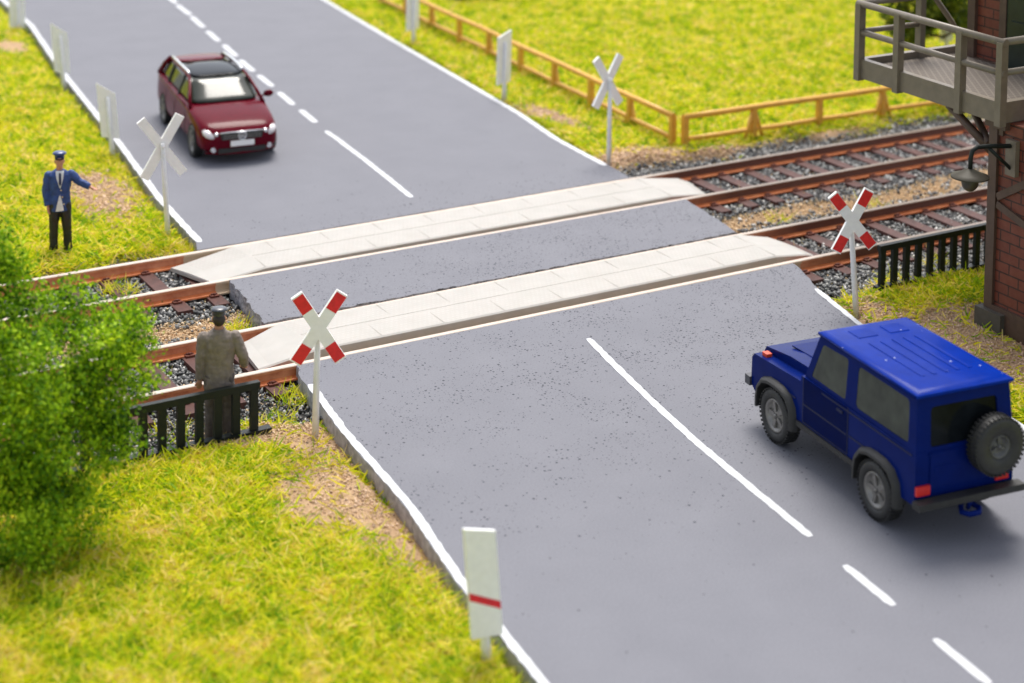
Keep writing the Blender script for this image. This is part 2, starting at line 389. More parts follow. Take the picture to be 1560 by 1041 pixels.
def tan_strip(s, t): return np.exp(-((t-28.12+.12*np.sin(s*1.3))/.46)**4)
for nm, arr in (('soil', np.maximum(soil_at(S_, T_), tan_strip(S_, T_))), ('ballast', ballast_at(S_, T_)*(1-tan_strip(S_, T_)))):
    at = go.data.attributes.new(nm, 'FLOAT', 'POINT'); at.data.foreach_set('value', arr.ravel().astype(np.float32))

def wob(pts, step=.25, amp=.012):
    out = []
    for (x0, y0), (x1, y1) in zip(pts[:-1], pts[1:]):
        n = max(1, int(math.hypot(x1-x0, y1-y0)/step))
        for k in range(n):
            f = k/n; out.append((x0+(x1-x0)*f+random.uniform(-amp, amp), y0+(y1-y0)*f+random.uniform(-amp, amp)))
    out.append(pts[-1]); return out
def slab(name, poly, z0, z1, edge='edge'):
    mb = MB(); vs = []
    n = len(poly)
    mb.mi = 0; top = [mb.bm.verts.new((x, y, z1)) for x, y in poly]; bot = [mb.bm.verts.new((x, y, z0)) for x, y in poly]
    f = mb.bm.faces.new(top); f.material_index = 0
    if f.normal.z < 0: f.normal_flip()
    for i in range(n):
        g = mb.bm.faces.new((top[i], top[(i+1) % n], bot[(i+1) % n], bot[i])); g.material_index = 1
    bmesh.ops.triangulate(mb.bm, faces=[f])
    return tag(mb.build(name, [M['road'], M[edge]]), kind='structure')
far = wob(LE, .3, .01)+wob([(11.5, 30.93), (20.85, 30.93)], .2, .012)+wob(RE[::-1], .3, .006)
M['edge3'] = mat('pale_card_edge', (.30, .30, .33), .85, var=.35, sc=9, bump=.5, bsc=25)
slab('road', far, -.26, 0, 'edge3')
mid = wob([(11.43, 29.2), (11.36, 28.4), (11.2, 27.08)], .1, .03)+wob([(11.2, 27.11), (20.65, 27.11)], .1, .028)+wob([(20.65, 27.09), (20.97, 29.2)], .2, .02)+wob([(20.97, 29.2), (11.43, 29.2)], .3, .006)
slab('road_between_tracks', mid, -.28, .01)
near = wob([(10.98, 25.295), (20.52, 25.295)], .2, .004)+wob(RN, .2, .02)+wob([(17.9, 8), (8.9, 8)], 2, 0)+wob(LN[::-1], .2, .015)
M['edge2'] = mat('pale_card_edge', (.34, .34, .36), .85, var=.35, sc=9, bump=.5, bsc=25)
slab('road_near_side', near, -.26, 0, 'edge2')

def strip(name, pts, wd, z=.005, var=.25, lift=0):
    """painted line with an unsteady hand"""
    pts = wob(pts, .1, .006) if len(pts) > 1 else pts
    mb = MB(); prev = None
    for i, p in enumerate(pts):
        a = Vector(pts[max(i-1, 0)]); b = Vector(pts[min(i+1, len(pts)-1)]); d = (b-a).normalized(); nrm = Vector((-d.y, d.x))
        e = min(i, len(pts)-1-i); h = wd/2*(1+random.uniform(-var, var)*.55)*(.62 if e == 0 else 1)
        l_ = mb.bm.verts.new((p[0]+nrm.x*h, p[1]+nrm.y*h, z)); r_ = mb.bm.verts.new((p[0]-nrm.x*h, p[1]-nrm.y*h, z))
        if prev: 
            f = mb.bm.faces.new((prev[0], prev[1], r_, l_))
        prev = (l_, r_)
    o = mb.build(name, M['paint'])
    return tag(o, kind='structure')
def off(pts, d): return [(x+d, y) for x, y in pts]
def smooth_path(pts, n=10):
    t = np.array([p[1] for p in pts]); x = np.array([p[0] for p in pts]); o = np.argsort(t)
    tt = np.linspace(t.min(), t.max(), n*len(pts)); return list(zip(np.interp(tt, t[o], x[o]).tolist(), tt.tolist()))
strip('road_edge_line', off([p for p in LE if p[1] > 31.2], .06), .13)
strip('road_edge_line', off([p for p in LN if p[1] < 24.6], .06), .115)
strip('road_edge_line', off([p for p in RE if p[1] > 31.8], -.07), .13)
strip('road_edge_line', off([p for p in RN if p[1] < 24.2], -.06), .10)
strip('road_centre_line', [W(496, 200)[:2], W(515, 213)[:2], W(560, 247)[:2], W(600, 279)[:2], W(627, 301)[:2]], .12, var=.1)
strip('road_centre_line', [W(x, y)[:2] for x, y in ((896, 516), (945, 565), (1000, 618), (1060, 673), (1120, 723), (1180, 773), (1235, 818))], .12, var=.16)
for a_, b_ in (((458, 168), (481, 187)), ((425, 141), (447, 160)), ((394, 115), (415, 132)), ((366, 92), (386, 109)), ((341, 69), (360, 86)), ((316, 48), (333, 63)), ((292, 26), (310, 42)), ((270, 8), (290, 23)), ((250, -10), (268, 5))):
    strip('road_centre_dash', [W(*a_)[:2], W(*b_)[:2]], .15, var=.05)
for a_, b_ in (((1287, 862), (1362, 923)), ((1424, 974), (1508, 1042)), ((1560, 1085), (1640, 1150))):
    strip('road_centre_dash', [W(*a_)[:2], W(*b_)[:2]], .12, var=.1)

# ------------------------------------------------------------------ tracks
def rail_obj(t, s0, s1, par, name='rail'):
    prof = [(-.125, -.205), (-.125, -.180), (-.03, -.155), (-.016, -.065), (-.055, -.052), (-.055, -.010), (-.044, 0), (.044, 0), (.055, -.010), (.055, -.052), (.016, -.065), (.03, -.155), (.125, -.180), (.125, -.205)]
    mb = MB(); rings = []
    xs = np.arange(s0, s1+.01, 1.0)
    for x in xs:
        dy = .012*math.sin(x*.35+t)
        rings.append([mb.bm.verts.new((x, t+dy+y, z)) for y, z in prof])
    n = len(prof)
    for a, b in zip(rings[:-1], rings[1:]):
        for k in range(n):
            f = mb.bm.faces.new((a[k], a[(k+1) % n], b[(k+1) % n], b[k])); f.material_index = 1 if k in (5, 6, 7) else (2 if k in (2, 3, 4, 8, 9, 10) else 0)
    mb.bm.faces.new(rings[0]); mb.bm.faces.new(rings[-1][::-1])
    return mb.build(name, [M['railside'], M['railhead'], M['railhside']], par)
def sleeper_mesh():
    mb = MB(); mb.box((0, 0, -.27), (.29, 2.72, .14), taper=(.88, .985)); mb.bevel(.012, 1); bm = mb.bm
    return mb
sm = None
def track(name, label, ts, ranges, phases):
    global sm
    T = thing(name, label, 'railway track', (0, 0, 0), 0, 'railway tracks crossing the road')
    for t in ts: rail_obj(t, ranges[0], ranges[1], T)
    tc = (ts[0]+ts[1])/2
    proto = None
    for s0, n, step in phases:
        for k in range(n):
            s = s0+k*step
            if proto is None:
                if sm is None:
                    o = sleeper_mesh().build('sleeper', M['sleeper'], T)
                    mb = MB(); mb.box((0, 0, -.185), (.15, .10, .035)); mb.box((0, -.02, -.165), (.10, .04, .035)); mb.tube([(0, 0, -.18), (0, 0, -.135)], .022, 6)
                    mb.bevel(.006, 1); c = mb.build('rail_fastening', M['fasten']); sm = (o.data, c.data); bpy.data.objects.remove(c)
                else: o = link('sleeper', sm[0], T)
                for tt in (-(ts[0]-ts[1])/2, (ts[0]-ts[1])/2):
                    for e in (-.15, .15):
                        c = link('rail_fastening', sm[1], o); c.location = (0, tt+e, 0); c.rotation_euler = (0, 0, 0 if e > 0 else math.pi)
                proto = o
            else: o = copy_tree(proto, T)
            o.location = (s+random.uniform(-.015, .015), tc, random.uniform(-.006, .006)); o.rotation_euler = (0, 0, R(random.uniform(-1, 1)))
    return T
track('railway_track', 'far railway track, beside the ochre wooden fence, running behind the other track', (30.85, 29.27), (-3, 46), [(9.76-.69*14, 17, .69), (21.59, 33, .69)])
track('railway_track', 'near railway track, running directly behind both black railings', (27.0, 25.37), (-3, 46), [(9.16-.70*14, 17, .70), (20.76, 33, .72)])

def panel(label, t0, t1, s0, s1, ztop, sk):
    """moulded crossing panel: studded slabs between the rails, sloped run-offs at both ends"""
    mb = MB(); me_flat = []
    tm = (t0+t1)/2; r = .95
    def ring(s, z, inset0, inset1, sh=0):
        return [(s+sh*(t1-t0)*.0, t0+inset0, -.17), (s, t0+inset0, z-.02), (s+.0, t0+inset0+.03, z), (s+sh*.5, tm, z+.008), (s+sh, t1-inset1-.03, z), (s+sh, t1-inset1, z-.02), (s+sh, t1-inset1, -.17)]
    rings = [ring(s0, -.10, .06, .14, -sk), ring(s0+.18, -.075, .05, .12, -sk*.8), ring(s0+r, ztop, 0, 0, -.1), ring(s1-r, ztop, 0, 0, .1), ring(s1-.2, -.05, .05, .12, sk*.5), ring(s1, -.12, .12, .25, sk*.5)]
    vr = [[mb.bm.verts.new(p) for p in q] for q in rings]
    for i in range(5):
        for k in range(6):
            f = mb.bm.faces.new((vr[i][k], vr[i+1][k], vr[i+1][k+1], vr[i][k+1]))
    mb.bm.faces.new(vr[0]); mb.bm.faces.new(vr[-1][::-1])
    mb.bevel(.008, 2, 20)
    o = mb.build('panel_body', M['panel'])
    at = o.data.attributes.new('flat', 'FLOAT', 'FACE')
    at.data.foreach_set('value', [1. if (p.normal.z > .98 and p.area > .5) else 0. for p in o.data.polygons])
    T = thing('crossing_panel', label, 'crossing panel', (0, 0, 0), 0, 'moulded crossing panels between the rails'); o.parent = T
    jb = MB(); n = int((s1-s0-2*r)/1.05)
    for k in range(n+1):
        s = s0+r+(s1-s0-2*r)*k/n
        jb.box((s, (t0+tm)/2, ztop+.0055), (.014, tm-t0-.08, .002)); jb.box((s+.5 if k < n else s, (t1+tm)/2, ztop+.0055), (.014, t1-tm-.08, .002))
    jb.box(((s0+s1)/2, tm, ztop+.0095), (s1-s0-2*r, .014, .002))
    jb.build('slab_joints', M['joint'], T)
panel('cream crossing panel in the far track, nearer the red car', 29.42, 30.72, 11.25, 21.75, .04, .38)
panel('cream studded crossing panel in the near track, behind the red and white crosses', 25.60, 26.90, 10.52, 21.35, .055, -.10)

# ------------------------------------------------------------------ warning crosses
def cross(name, label, x, y, z, hc, rz, tilt=0, back=False, group=None, lean=0, arm=.58):
    T = thing(name, label, 'warning cross', (x, y, z), rz, group); T.rotation_euler = (R(lean), R(tilt), rz)
    fr = -1          # the printed face looks along local -y
    mb = MB(); mb.tube([(0, 0, -.15), (0, 0, hc*.5), (0, 0, hc+.08)], [.052, .046, .04], 12); mb.build('post', M['post'], T)
    arms = []
    for k, a in enumerate((33.5, -33.5)):
        Mr = Matrix.Rotation(R(a), 4, 'Y'); yo = -.075
        mb = MB(); mb.box((0, yo, hc), (.175, .06, arm*2), Mr.to_3x3()); mb.bevel(.018, 2)
        o = mb.build('cross_arm', M['white'], T); autosmooth(o)
        if k: 
            for v in o.data.vertices: v.co.y += -.002
        if not back:
            for sgn in (-1, 1):
                mb = MB(); c = Mr.to_3x3() @ Vector((0, 0, sgn*(arm-.155))); mb.box((c.x, yo-.0318-(.002 if k else 0), hc+c.z), (.168, .003, .265), Mr.to_3x3())
                mb.build('red_end', M['red'], o)
        arms.append(o)
    mb = MB(); mb.tube([(0, .0, hc), (0, -.03, hc)], .05, 10)
    if back: mb.tube([(0, .03, hc+.02), (0, .065, hc+.02)], .028, 8); mb.tube([(0, .03, hc-.12), (0, .06, hc-.12)], .02, 8)
    mb.build('mounting_bracket', M['post'], T)
    return T
GC = 'warning crosses at the level crossing'
cross('warning_cross', 'red tipped white warning cross beside the man in the brown jacket', 10.35, 23.18, -.14, 1.60, R(-16), tilt=1.2, group=GC)
cross('warning_cross', 'red tipped white warning cross behind the blue off-road car, beside the right hand black railing', 20.1, 23.08, -.14, 1.66, R(-20), tilt=-5, group=GC)
cross('warning_cross', 'plain white back of a warning cross in front of the ochre fence', 21.15, 32.25, -.14, 1.80, R(188), tilt=0, back=True, group=GC, arm=.62)
cross('warning_cross', 'plain white back of a warning cross between the officer and the red car', 11.42, 32.25, -.14, 1.70, R(172), tilt=3, back=True, group=GC, arm=.66)

# ------------------------------------------------------------------ distance marker boards
def board(label, x, y, z, rz, h0, h1, wd, slant, stripe=False, tilt=0, pinned=True):
    T = thing('marker_board', label, 'marker board', (x, y, z), rz, 'white slanted marker boards along the road'); T.rotation_euler = (0, R(tilt), rz)
    w2 = wd/2; mb = MB(); mb.prism([(-w2, h0+slant*.2), (w2, h0-slant*.2), (w2, h1-slant/2), (-w2, h1+slant/2)], -.075, -.03, 'y'); mb.bevel(.012, 2)
    b = mb.build('board', M['white'], T); autosmooth(b)
    mb = MB(); mb.tube([(0, 0, -.15), (0, 0, h0*.8), (0, 0, h1-.22)], [.075, .052, .045], 10); mb.lathe([(.045, h1-.22), (.03, h1-.19), (.001, h1-.18)], n=10); mb.build('post', M['post'], T)
    if stripe:
        mb = MB(); zc = h0+.42; mb.prism([(-w2*.99, zc+.105-.045), (w2*.99, zc-.105-.045), (w2*.99, zc-.105+.045), (-w2*.99, zc+.105+.045)], -.0775, -.0735, 'y'); mb.build('red_stripe', M['red'], T)
    return T
p = W(742, 1012, -.14); board('white marker board with one red stripe, standing in the grass at the near road edge', p.x, p.y, -.14, R(-4), .36, 1.60, .37, .13, True, tilt=-5)
p = W(172, 240, -.14); board('plain white marker board right behind the officer, first one past the left crossing sign', p.x, p.y, -.14, R(176), .42, 1.50, .37, -.30, tilt=5)
p = W(98, 137, -.14); board('plain white marker board by the left road edge, second one past the crossing', p.x, p.y, -.14, R(176), .42, 1.52, .37, -.30, tilt=4)
p = W(27, 48, -.14); board('blurred white marker board at the top left corner', p.x, p.y, -.14, R(176), .1, 1.5, .42, -.12, tilt=0)
p = W(630, 68, -.14); board('plain white marker board beside the far end of the ochre fence, at the top edge', p.x, p.y, -.14, R(184), .40, 1.55, .38, .12, tilt=0)
p = W(768, 154, -.14); board('plain white marker board in the grass in front of the ochre fence', p.x, p.y, -.14, R(184), .42, 1.62, .38, .16, tilt=-1)
p = W(1442, 80, -.14); board('white marker board seen through the balcony railing', p.x, p.y, -.14, R(150), .3, 1.3, .35, .1)

# ------------------------------------------------------------------ black railings
def railing(label, s0, s1, t, h, n, ext=.0):
    T = thing('metal_railing', label, 'railing', ((s0+s1)/2, t, -.18), 0, 'black railings beside the near track')
    L = (s1-s0)/2
    mb = MB(); mb.box((0, 0, h-.05), (2*L, .09, .10)); mb.bevel(.02, 2); autosmooth(mb.build('top_rail', M['black'], T))
    mb = MB(); mb.box((ext/2, 0, .09), (2*L+ext+.1, .13, .16)); mb.bevel(.03, 2); autosmooth(mb.build('base_rail', M['black'], T))
    first = None
    for k in range(n):
        x = -L+.08+(2*L-.16)*k/(n-1)
        if first is None:
            mb = MB(); mb.box((0, 0, h/2), (.11, .075, h-.14)); mb.bevel(.012, 1); first = mb.build('picket', M['black'], T); o = first
        else: o = first.copy(); COL.objects.link(o); o.parent = T
        o.location = (x, 0, 0)
    return T
railing('black railing in front of the man in the brown jacket, half behind the bush', 6.55, 9.65, 23.53, .86, 12, .12)
railing('black railing leading up to the brick signal box', 21.12, 23.75, 23.72, .88, 10, .0)

# ------------------------------------------------------------------ ochre fence
def fence(label, p0, dirv, n, step, braces):
    ang = math.atan2(dirv[1], dirv[0])
    T = thing('wooden_fence', label, 'fence', (p0[0], p0[1], -.20), ang, 'ochre post and rail fence sections round the meadow')
    L = step*(n-1)
    for z, nm, d in ((.77, 'top_rail', .115), (.27, 'bottom_rail', .10)):
        mb = MB()
        pts = [(-.05+(L+.1)*i/12, random.uniform(-.012, .012), z+random.uniform(-.01, .01)) for i in range(13)]
        mb.tube(pts, d/2*1.15, 8); mb.build(nm, M['yellow'], T)
    for k in range(n):
        mb = MB(); mb.box((0, .0, .36), (.125, .125, .84)); mb.bevel(.012, 1); o = mb.build('post', M['yellow'], T); o.location = (k*step, 0, 0)
        if k in braces:
            for sg in (-1, 1):
                mb = MB(); mb.tube([(sg*.03, -.02, .70), (sg*.27, -.02, -.02)], .042, 6); q = mb.build('brace', M['yellow'], T); q.location = (k*step, 0, 0)
fence('ochre wooden fence section running away along the road', (23.12, 32.74), (.95, 16.6), 10, 1.83, (1, 3, 5, 7, 9))
fence('ochre wooden fence section running along the railway track', (23.30, 32.52), (6.8, -.15), 7, 1.84, (1, 3, 5))

# ------------------------------------------------------------------ vegetation and loose stuff (numpy)
def in_view(P, mx=260, my=160):
    x, y, d = proj(P); return (x > -mx) & (x < 1560+mx) & (y > -my) & (y < 1041+my) & (d > 5)
def blades(P, length, width, lean, mname, name, z=None):
    n = len(P); az = rng.uniform(0, 2*np.pi, n); ln = np.abs(rng.normal(lean, .32, n)).clip(.1, 1.5)
    L = length*rng.uniform(.55, 1.35, n); wd = width*rng.uniform(.7, 1.3, n)
    d = np.stack([np.cos(az)*np.sin(ln), np.sin(az)*np.sin(ln), np.cos(ln)], 1)
    ln2 = (ln+rng.uniform(-.25, .6, n)).clip(0, 1.7); az2 = az+rng.normal(0, .3, n)
    d2 = np.stack([np.cos(az2)*np.sin(ln2), np.sin(az2)*np.sin(ln2), np.cos(ln2)], 1)
    ra = rng.uniform(0, 2*np.pi, n); sd_ = np.cross(d, np.stack([np.cos(ra), np.sin(ra), np.full(n, .3)], 1)); sd_ /= np.linalg.norm(sd_, axis=1, keepdims=True)+1e-6
    m_ = P+d*(L*.55)[:, None]; t_ = m_+d2*(L*.45)[:, None]; h = sd_*(wd/2)[:, None]
    V = np.stack([P-h, P+h, m_+h*.9, m_-h*.9, t_-h*.35, t_+h*.35], 1).reshape(-1, 3)
    b = np.arange(n)*6
    return mesh_np(name, V, [np.stack([b, b+1, b+2, b+3], 1), np.stack([b+3, b+2, b+5, b+4], 1)], M[mname])
def scatter(n, s0, s1, t0, t1): return rng.uniform(s0, s1, n), rng.uniform(t0, t1, n)
def grassy(s, t):
    out = (s < xl(t)-.0) | (s > xr(t)+.0)
    g = (1-ballast_at(s, t)*1.25).clip(0, 1)*(1-soil_at(s, t)*.97)
    tower = (s > 21.5) & (t < 21.8)
    rl = ((s > 6.4) & (s < 9.95) & (t > 23.36) & (t < 23.75)) | ((s > 21.0) & (s < 24) & (t > 23.55) & (t < 23.95))
    return np.where(out & ~tower, g, 0)*np.where(rl, .04, 1)
NB = 900000
s, t = scatter(NB, -6, 56, 8, 66)
P = np.stack([s, t, gz(s, t)], 1); k = in_view(P); s, t, P = s[k], t[k], P[k]
x_, y_, d_ = proj(P)
area = 62*58; base = NB/area
clump = .55+.45*np.sin(s*2.3+1.7*np.sin(t*1.9))*np.sin(t*2.6+s)
dens = 1500*(22/d_)**2.0
# second helping near the camera
acc = rng.uniform(0, 1, len(s)) < (dens/base).clip(0, 1)*grassy(s, t)
near_ = [P[acc]]
for (a0_, a1_, b0_, b1_, dd) in ((1.5, 10.9, 13, 24.4, 1250), (17.5, 24.5, 13, 24.5, 1300), (-2, 13, 31, 46, 380), (20, 50, 31.5, 50, 190)):
    n_ = int((a1_-a0_)*(b1_-b0_)*dd); s, t = scatter(n_, a0_, a1_, b0_, b1_); P2 = np.stack([s, t, gz(s, t)], 1)
    kk = in_view(P2, 150, 120) & (rng.uniform(0, 1, n_) < grassy(s, t)); near_.append(P2[kk])
P = np.concatenate(near_); x_, y_, d_ = proj(P)
print('blades', len(P))
wd = .020*(d_/22); ln_ = .235-.0022*(d_-20)
go_ = blades(P-np.array([0, 0, .01]), ln_, wd, 1.22, 'grass', 'grass'); tag(go_, 'yellow green static grass on both sides of the road', 'grass', kind='stuff')
# dry straw at the margins of the bare patches and the ballast
s, t = scatter(420000, -3, 40, 13, 46); P = np.stack([s, t, gz(s, t)], 1); so = soil_at(s, t); ba = ballast_at(s, t)
k = in_view(P, 150, 100) & ((s < xl(t)-.02) | (s > xr(t)+.02)) & ~((s > 21.5) & (t < 21.8))
pr = np.where((so > .03) & (so < .95), .30, np.where(so >= .95, .10, .02))*(1-ba)+np.where((ba > .1) & (ba < .95), .30, 0)
pr += np.where((ba > .9), .035, 0)
k &= rng.uniform(0, 1, len(s)) < pr+.07*(so < .03)*(ba < .05)
tag(blades(P[k], .17, .013, 1.15, 'straw', 'dry_grass'), 'dry straw coloured fibres round the bare patches and ballast', 'dry grass', kind='stuff')
# green tufts along the ballast on the left and behind the right railing
tp = []
for cx, cy, r_, n_ in ((10.7, 24.75, .3, 140), (10.2, 24.1, .3, 60), (22.0, 24.3, .25, 70), (23.3, 24.6, .3, 60), (11.3, 31.5, .3, 420), (10.9, 31.6, .3, 300), (8.7, 24.4, .3, 60), (22.3, 27.9, .25, 30), (9.8, 30.2, .3, 160), (10.9, 27.6, .25, 120), (24.5, 27.8, .3, 30)):
    a_ = rng.uniform(0, 6.28, n_); q = r_*np.sqrt(rng.uniform(0, 1, n_)); tp.append(np.stack([cx+q*np.cos(a_), cy+q*np.sin(a_), np.full(n_, -.27)], 1))
tp = np.concatenate(tp); tag(blades(tp, .24, .014, .8, 'grass', 'grass_tuft'), 'small green tufts growing out of the ballast', 'grass', kind='stuff')

OC = np.array([(1, 0, 0), (-1, 0, 0), (0, 1, 0), (0, -1, 0), (0, 0, 1), (0, 0, -1)], float)
OF = np.array([(0, 2, 4), (2, 1, 4), (1, 3, 4), (3, 0, 4), (2, 0, 5), (1, 2, 5), (3, 1, 5), (0, 3, 5)])
CB = np.array([(-1, -1, -1), (1, -1, -1), (1, 1, -1), (-1, 1, -1), (-1, -1, 1), (1, -1, 1), (1, 1, 1), (-1, 1, 1)], float)*.62
CF = np.array([(3, 2, 1, 0), (4, 5, 6, 7), (0, 1, 5, 4), (1, 2, 6, 5), (2, 3, 7, 6), (3, 0, 4, 7)])
def stones(P, r, mname, name, cube=True):
    n = len(P); B, Fq = (CB, CF) if cube else (OC, OF)
    V = B[None]*rng.uniform(.55, 1.3, (n, len(B), 1))+rng.normal(0, .12, (n, len(B), 3)); V *= rng.uniform(.7, 1.25, (n, 1, 3))
    q = rng.normal(size=(n, 4)); q /= np.linalg.norm(q, axis=1, keepdims=True); w_, x, y, z = q.T
    Rm = np.stack([1-2*(y*y+z*z), 2*(x*y-z*w_), 2*(x*z+y*w_), 2*(x*y+z*w_), 1-2*(x*x+z*z), 2*(y*z-x*w_), 2*(x*z-y*w_), 2*(y*z+x*w_), 1-2*(x*x+y*y)], 1).reshape(n, 3, 3)
    V = np.einsum('nij,nkj->nki', Rm, V)*np.asarray(r).reshape(-1, 1, 1)+P[:, None]
    k0 = (np.arange(n)*len(B))[:, None, None]
    return mesh_np(name, V.reshape(-1, 3), [(Fq[None]+k0).reshape(-1, Fq.shape[1])], M[mname])
def clear_rails(t, s):
    k = np.ones(len(t), bool)
    for a in (30.85, 29.27, 27.0, 25.37): k &= np.abs(t-a) > .09
    return k
n_ = 230000; s, t = scatter(n_, -1, 45, 23.4, 32.4); z = -.285+rng.uniform(-.02, .045, n_)
inside = ballast_at(s, t)
P = np.stack([s, t, z+(1-inside)*.14], 1); x_, y_, d_ = proj(P)
strip_c = tan_strip(s, t)
pr = np.where(inside > .45, 1, inside*.9)*(1-.93*strip_c)*.9
k = in_view(P, 150, 60) & (rng.uniform(0, 1, n_) < pr) & clear_rails(t, s) & ((s < 11.35) | (s > 20.4)) & ~((s > 10.9) & (s < 11.5) & (t < 25.25)) & ~((s < 20.55) & (t < 25.25) & (s > 19))
Ps = P[k]; ts_ = t[k]; ss_ = s[k]
rr = rng.uniform(.022, .050, len(Ps))*np.where((ss_ < 12) & (ts_ < 25.2), .7, 1)
print('stones', len(Ps)); tag(stones(Ps, rr, 'stone', 'ballast'), 'dark grey ballast chippings between and beside the rails', 'ballast', kind='stuff')
n_ = 420000; s, t = scatter(n_, 0, 44, 22, 32.6); z = gz(s, t)+rng.uniform(.0, .045, n_); P = np.stack([s, t, z], 1)
strip_c = tan_strip(s, t); lo = ball_lo(s); edge_b = np.exp(-((t-lo+.05)/.22)**2)
pr = strip_c*1.3+edge_b*.8+.10*(ballast_at(s, t) > .3)
k = in_view(P, 120, 60) & (rng.uniform(0, 1, n_) < pr) & clear_rails(t, s) & ((s < 11.35) | (s > 20.5)) & ~((s > 21.5) & (t < 21.8)) & ~((t < 25.25) & (s > xl(t)-.03) & (s < xr(t)+.03))
tag(stones(P[k], rng.uniform(.012, .026, k.sum()), 'sand', 'sandy_grit', False), 'light tan grit between the two tracks and along the ballast edges', 'grit', kind='stuff')
n_ = 330000; s, t = scatter(n_, 6, 26, 15, 46); so = soil_at(s, t); P = np.stack([s, t, gz(s, t)+rng.uniform(-.01, .02, n_)], 1)
k = in_view(P, 60, 60) & (so > .25) & (rng.uniform(0, 1, n_) < so*.9) & ((s < xl(t)-.02) | (s > xr(t)+.02)) & (ballast_at(s, t) < .4)
x_, y_, d_ = proj(P[k]); tag(stones(P[k], rng.uniform(.012, .026, k.sum())*(d_/26), 'soilgrit', 'earth_grit', False), 'reddish brown earth grit on the bare patches', 'grit', kind='stuff')

def foliage(n, blobs, size, mname, name, parent, shell=.5):
    """leaf-sized flakes spread through irregular clumps"""
    blobs = np.array(blobs); wts = blobs[:, 3]**2.2; wts /= wts.sum(); idx = rng.choice(len(blobs), n, p=wts)
    d = rng.normal(size=(n, 3)); d /= np.linalg.norm(d, axis=1, keepdims=True)
    rad = blobs[idx, 3]*(1-shell*rng.beta(1, 2.2, n)); lump = 1+.16*np.sin(d[:, 0]*7+idx)*np.sin(d[:, 1]*6+idx*2)*np.sin(d[:, 2]*8)
    C = blobs[idx, :3]+d*(rad*lump)[:, None]*np.array([1, 1, .85]); C += rng.normal(0, .035, (n, 3))*(1+1.6*(rng.uniform(0, 1, (n, 1)) > .85))
    u = rng.normal(size=(n, 3)); u /= np.linalg.norm(u, axis=1, keepdims=True); v = np.cross(u, rng.normal(size=(n, 3))); v /= np.linalg.norm(v, axis=1, keepdims=True)
    sz = size*rng.uniform(.5, 1.4, n)[:, None]; 
    V = np.stack([C-u*sz, C+v*sz*.55, C+u*sz, C-v*sz*.55], 1).reshape(-1, 3); b = np.arange(n)*4
    return mesh_np(name, V, [np.stack([b, b+1, b+2, b+3], 1)], M[mname], parent)
def sub_blobs(main, per, f=(.28, .5)):
    out = []
    for x, y, z, r in main:
        out.append((x, y, z, r*.72))
        for k in range(per):
            d = Vector(rng.normal(size=3).tolist()).normalized(); q = r*random.uniform(*f)
            out.append((x+d.x*(r-q*.6), y+d.y*(r-q*.6), z+d.z*(r-q*.6)*.9, q))
    return out
M['bark'] = mat('brown_bark', (.09, .06, .035), .85, var=.3, sc=10, bump=.6)
def woody(name, label, cat, base, blobs, n, size, mname, trunk, per=9, group=None, limbs=7):
    T = thing(name, label, cat, base, 0, group)
    bl = sub_blobs(blobs, per); foliage(n, bl, size, mname, 'crown', T)
    mb = MB(); h = max(b[2] for b in blobs)
    mb.tube([(0, 0, -.1), (.05, .02, h*.3), (0, .05, h*.65)], [trunk, trunk*.75, trunk*.4], 8)
    for k in range(limbs):
        b = blobs[k % len(blobs)]; mb.tube([(0, 0, h*.15+.05*k), (b[0]*.5, b[1]*.5, b[2]*.6), (b[0], b[1], b[2])], [trunk*.5, trunk*.3, trunk*.12], 6)
    mb.build('trunk', M['bark'], T); return T
# bush at the left edge (clumps given relative to its base)
BB = (5.55, 22.15, -.12)
def rel(px, py, depth_t, r):
    """clump whose centre is seen at a pixel, at the given track distance"""
    lo, hi = -1., 8.
    best = None
    for zz in np.linspace(0, 5, 101):
        q = W(px, py, zz)
        if best is None or abs(q.y-depth_t) < abs(best.y-depth_t): best = q
    return (best.x-BB[0], best.y-BB[1], best.z-BB[2], r)
bush = [rel(-40, 640, 22.0, 1.15), rel(60, 560, 22.0, .85), rel(150, 520, 22.1, .62), rel(195, 560, 21.9, .48), rel(205, 505, 22.2, .34), rel(95, 690, 21.8, .85), rel(165, 640, 21.9, .42), rel(20, 790, 21.6, .70),
        rel(60, 490, 22.4, .50), rel(110, 452, 22.5, .30), rel(0, 440, 22.5, .40), rel(-30, 400, 22.6, .42), rel(0, 372, 22.6, .26), rel(18, 400, 22.5, .22), rel(120, 780, 21.5, .45), rel(170, 680, 21.7, .28), rel(-60, 520, 22.2, .9), rel(30, 860, 21.3, .35)]
woody('bush', 'bright green bushy tree in front of the black railing, at the left edge', 'bush', BB, bush, 54000, .031, 'leaf', .09, 10)
def tree_at(px, py, blobs, n, size, mname, name, label, trunk=.15, group=None, per=8):
    p = W(px, py, -.12); return woody(name, label, 'tree' if 'tree' in name else 'shrub', (p.x, p.y, -.12), blobs, n, size, mname, trunk, per, group)
tree_at(1398, 92, [(0, 0, 1.3, .9), (-.5, .3, 2.2, .8), (.7, -.3, 1.6, .8), (.9, .3, 2.6, 1.0), (-.2, 0, .75, .5), (1.3, -.5, 1.0, .5), (0, .2, 3.4, 1.1)], 16000, .07, 'leaf2', 'leafy_tree', 'olive green tree behind the balcony railing, at the top right')
tree_at(745, -6, [(-1.0, 0, .35, .45), (0, 0, .5, .6), (1.0, .2, .4, .5), (1.8, 0, .3, .4)], 6000, .07, 'leafd', 'dark_shrub', 'dark green shrub at the top edge behind the far end of the fence', .08, 'dark shrubs at the far edge of the meadow')
